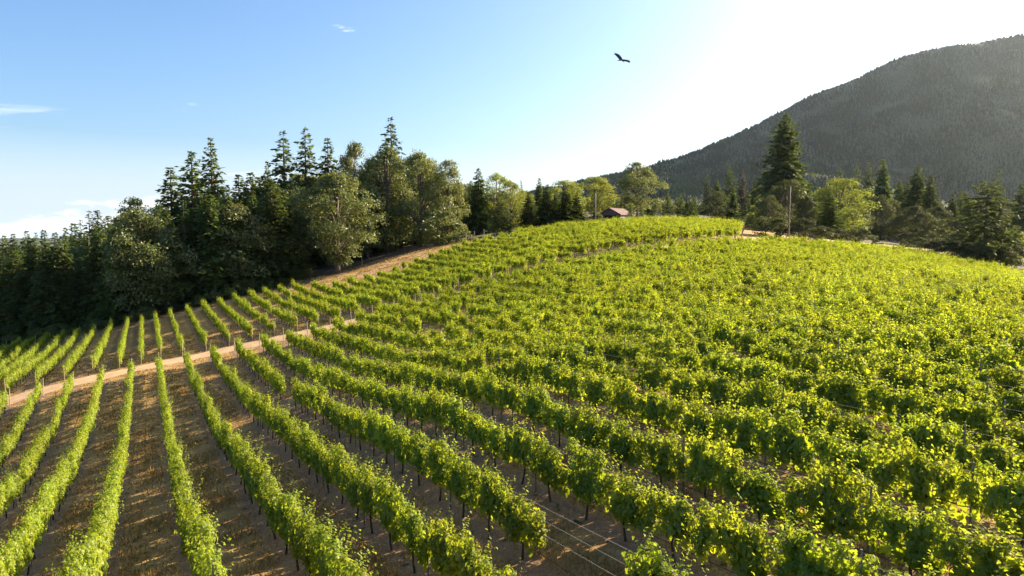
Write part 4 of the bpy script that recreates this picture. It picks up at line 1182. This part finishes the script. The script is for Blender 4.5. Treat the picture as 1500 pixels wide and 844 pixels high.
# body: head end to tail end, one spindle
body = [(-6.3, 1.9, -2.5, .25), (-5.6, 1.8, -2.2, .55), (-4.2, 1.5, -1.7, .55), (-2.6, .9, -1.0, 1.0), (0, .1, 0, 1.45), (2.2, .9, 2.2, 1.15), (3.6, 1.6, 4.4, .6), (4.6, 2.1, 6.0, .2)]
mb.tube([bpt(*b[:3]) for b in body], [b[3] * U for b in body], 8)
def wing(path, chord, thick):
    """path: leading edge points, chord: vectors to the trailing edge"""
    n = len(path); vs = []
    for (p, c, t_) in zip(path, chord, thick):
        a = bpt(*p); b = bpt(p[0] + c[0], p[1] + c[1], p[2] + c[2]); m_ = (a * .6 + b * .4)
        nrm = (bpt(*path[-1]) - bpt(*path[0])).cross(b - a).normalized() * t_ * U
        vs += [a, m_ + nrm, b, m_ - nrm]
    fs = []
    for i in range(n - 1):
        for k in range(4):
            k2 = (k + 1) % 4
            fs.append((i * 4 + k, i * 4 + k2, (i + 1) * 4 + k2, (i + 1) * 4 + k))
    fs += [(3, 2, 1, 0), tuple((n - 1) * 4 + k for k in range(4))]
    mb.add(vs, fs)
wing([(1.2, -1.2, 0), (-.3, -4.6, 2), (-2.6, -8.0, 4), (-6.0, -10.4, 6), (-7.2, -10.9, 6.6)], [(-3.0, 2.2, 1), (-3.6, 2.6, 1), (-3.4, 2.6, 1), (-2.6, 1.6, 1), (-1.6, .9, 1)], [.5, .4, .3, .2, .12])
for j, (dx, dy) in enumerate(((-2.6, -1.6), (-2.9, -.8), (-3.0, .1), (-2.7, .9))):
    wing([(-7.0 - .4 * j, -10.6 + .55 * j, 6.4), (-7.0 - .4 * j + dx, -10.6 + .55 * j + dy, 7.0)], [(-.35, .55, .1), (-.1, .2, .05)], [.1, .05])
wing([(1.0, -.6, 0), (4.4, .2, -2), (8.0, 1.2, -4), (10.8, 2.9, -5.5), (11.4, 3.7, -5.9)], [(-.4, 2.2, 1.5), (-.5, 2.3, 1.5), (-.7, 2.4, 1.5), (-1.0, 2.3, 1.5), (-1.0, 1.9, 1.2)], [.5, .4, .3, .2, .12])
for j, (dx, dy) in enumerate(((.9, 1.2), (.5, 1.5), (0, 1.6), (-.5, 1.5))):
    wing([(11.3 - .35 * j, 3.8 + .5 * j, -5.8), (11.3 - .35 * j + dx, 3.8 + .5 * j + dy, -6.2)], [(-.35, .35, .1), (-.1, .1, .05)], [.1, .05])
bird = link('bird', mb.mesh('bird', M['feather']), None, bc)
tag(bird, 'dark soaring bird with spread wings high in the sky', 'bird')

# fence posts along the forest edge, a few with bare tops above the row ends
FPOST = None
mb = MB(); mb.tube([(0, 0, -.4), (0.02, 0, 1.1), (0, 0, 2.4)], [.07, .065, .06], 7); FPOST = mb.mesh('fence_post', M['wood'])
FPX = [(58, 139), (120, 131), (165, 130), (253, 127), (288, 127), (330, 129), (530, 141), (683, 138), (695, 138), (709, 139)]
for i, (px_, D) in enumerate(FPX):
    X_, Y_ = (px_ - CX) / F_PX * D, D
    o = link('fence_post', FPOST, None, (X_, Y_, gzf(X_, Y_)))
    tag(o, 'grey wooden fence post at the forest edge, %s from the left' % ordinal(i + 1), 'post', 'fence posts along the forest edge')

# ------------------------------------------------------------------ haze
HAZE_D, HAZE_G = 0.000024, 0.74
m, N, L, out = new_mat('haze_air')
pv = N.new('ShaderNodeVolumePrincipled')
pv.inputs['Color'].default_value = (0.70, 0.86, 1.0, 1)
pv.inputs['Density'].default_value = HAZE_D
pv.inputs['Anisotropy'].default_value = HAZE_G
L.new(pv.outputs[0], out.inputs['Volume'])
mb = MB(); mb.box(-12500, 12500, -12500, 12500, float(gzv.min()) - 1.0, max(float(gzv.max()) + 30, 60))
hz = link('haze', mb.mesh('haze', m))
tag(hz, 'pale evening haze in the air', 'haze', kind='stuff')
print('haze top', gzv.max())
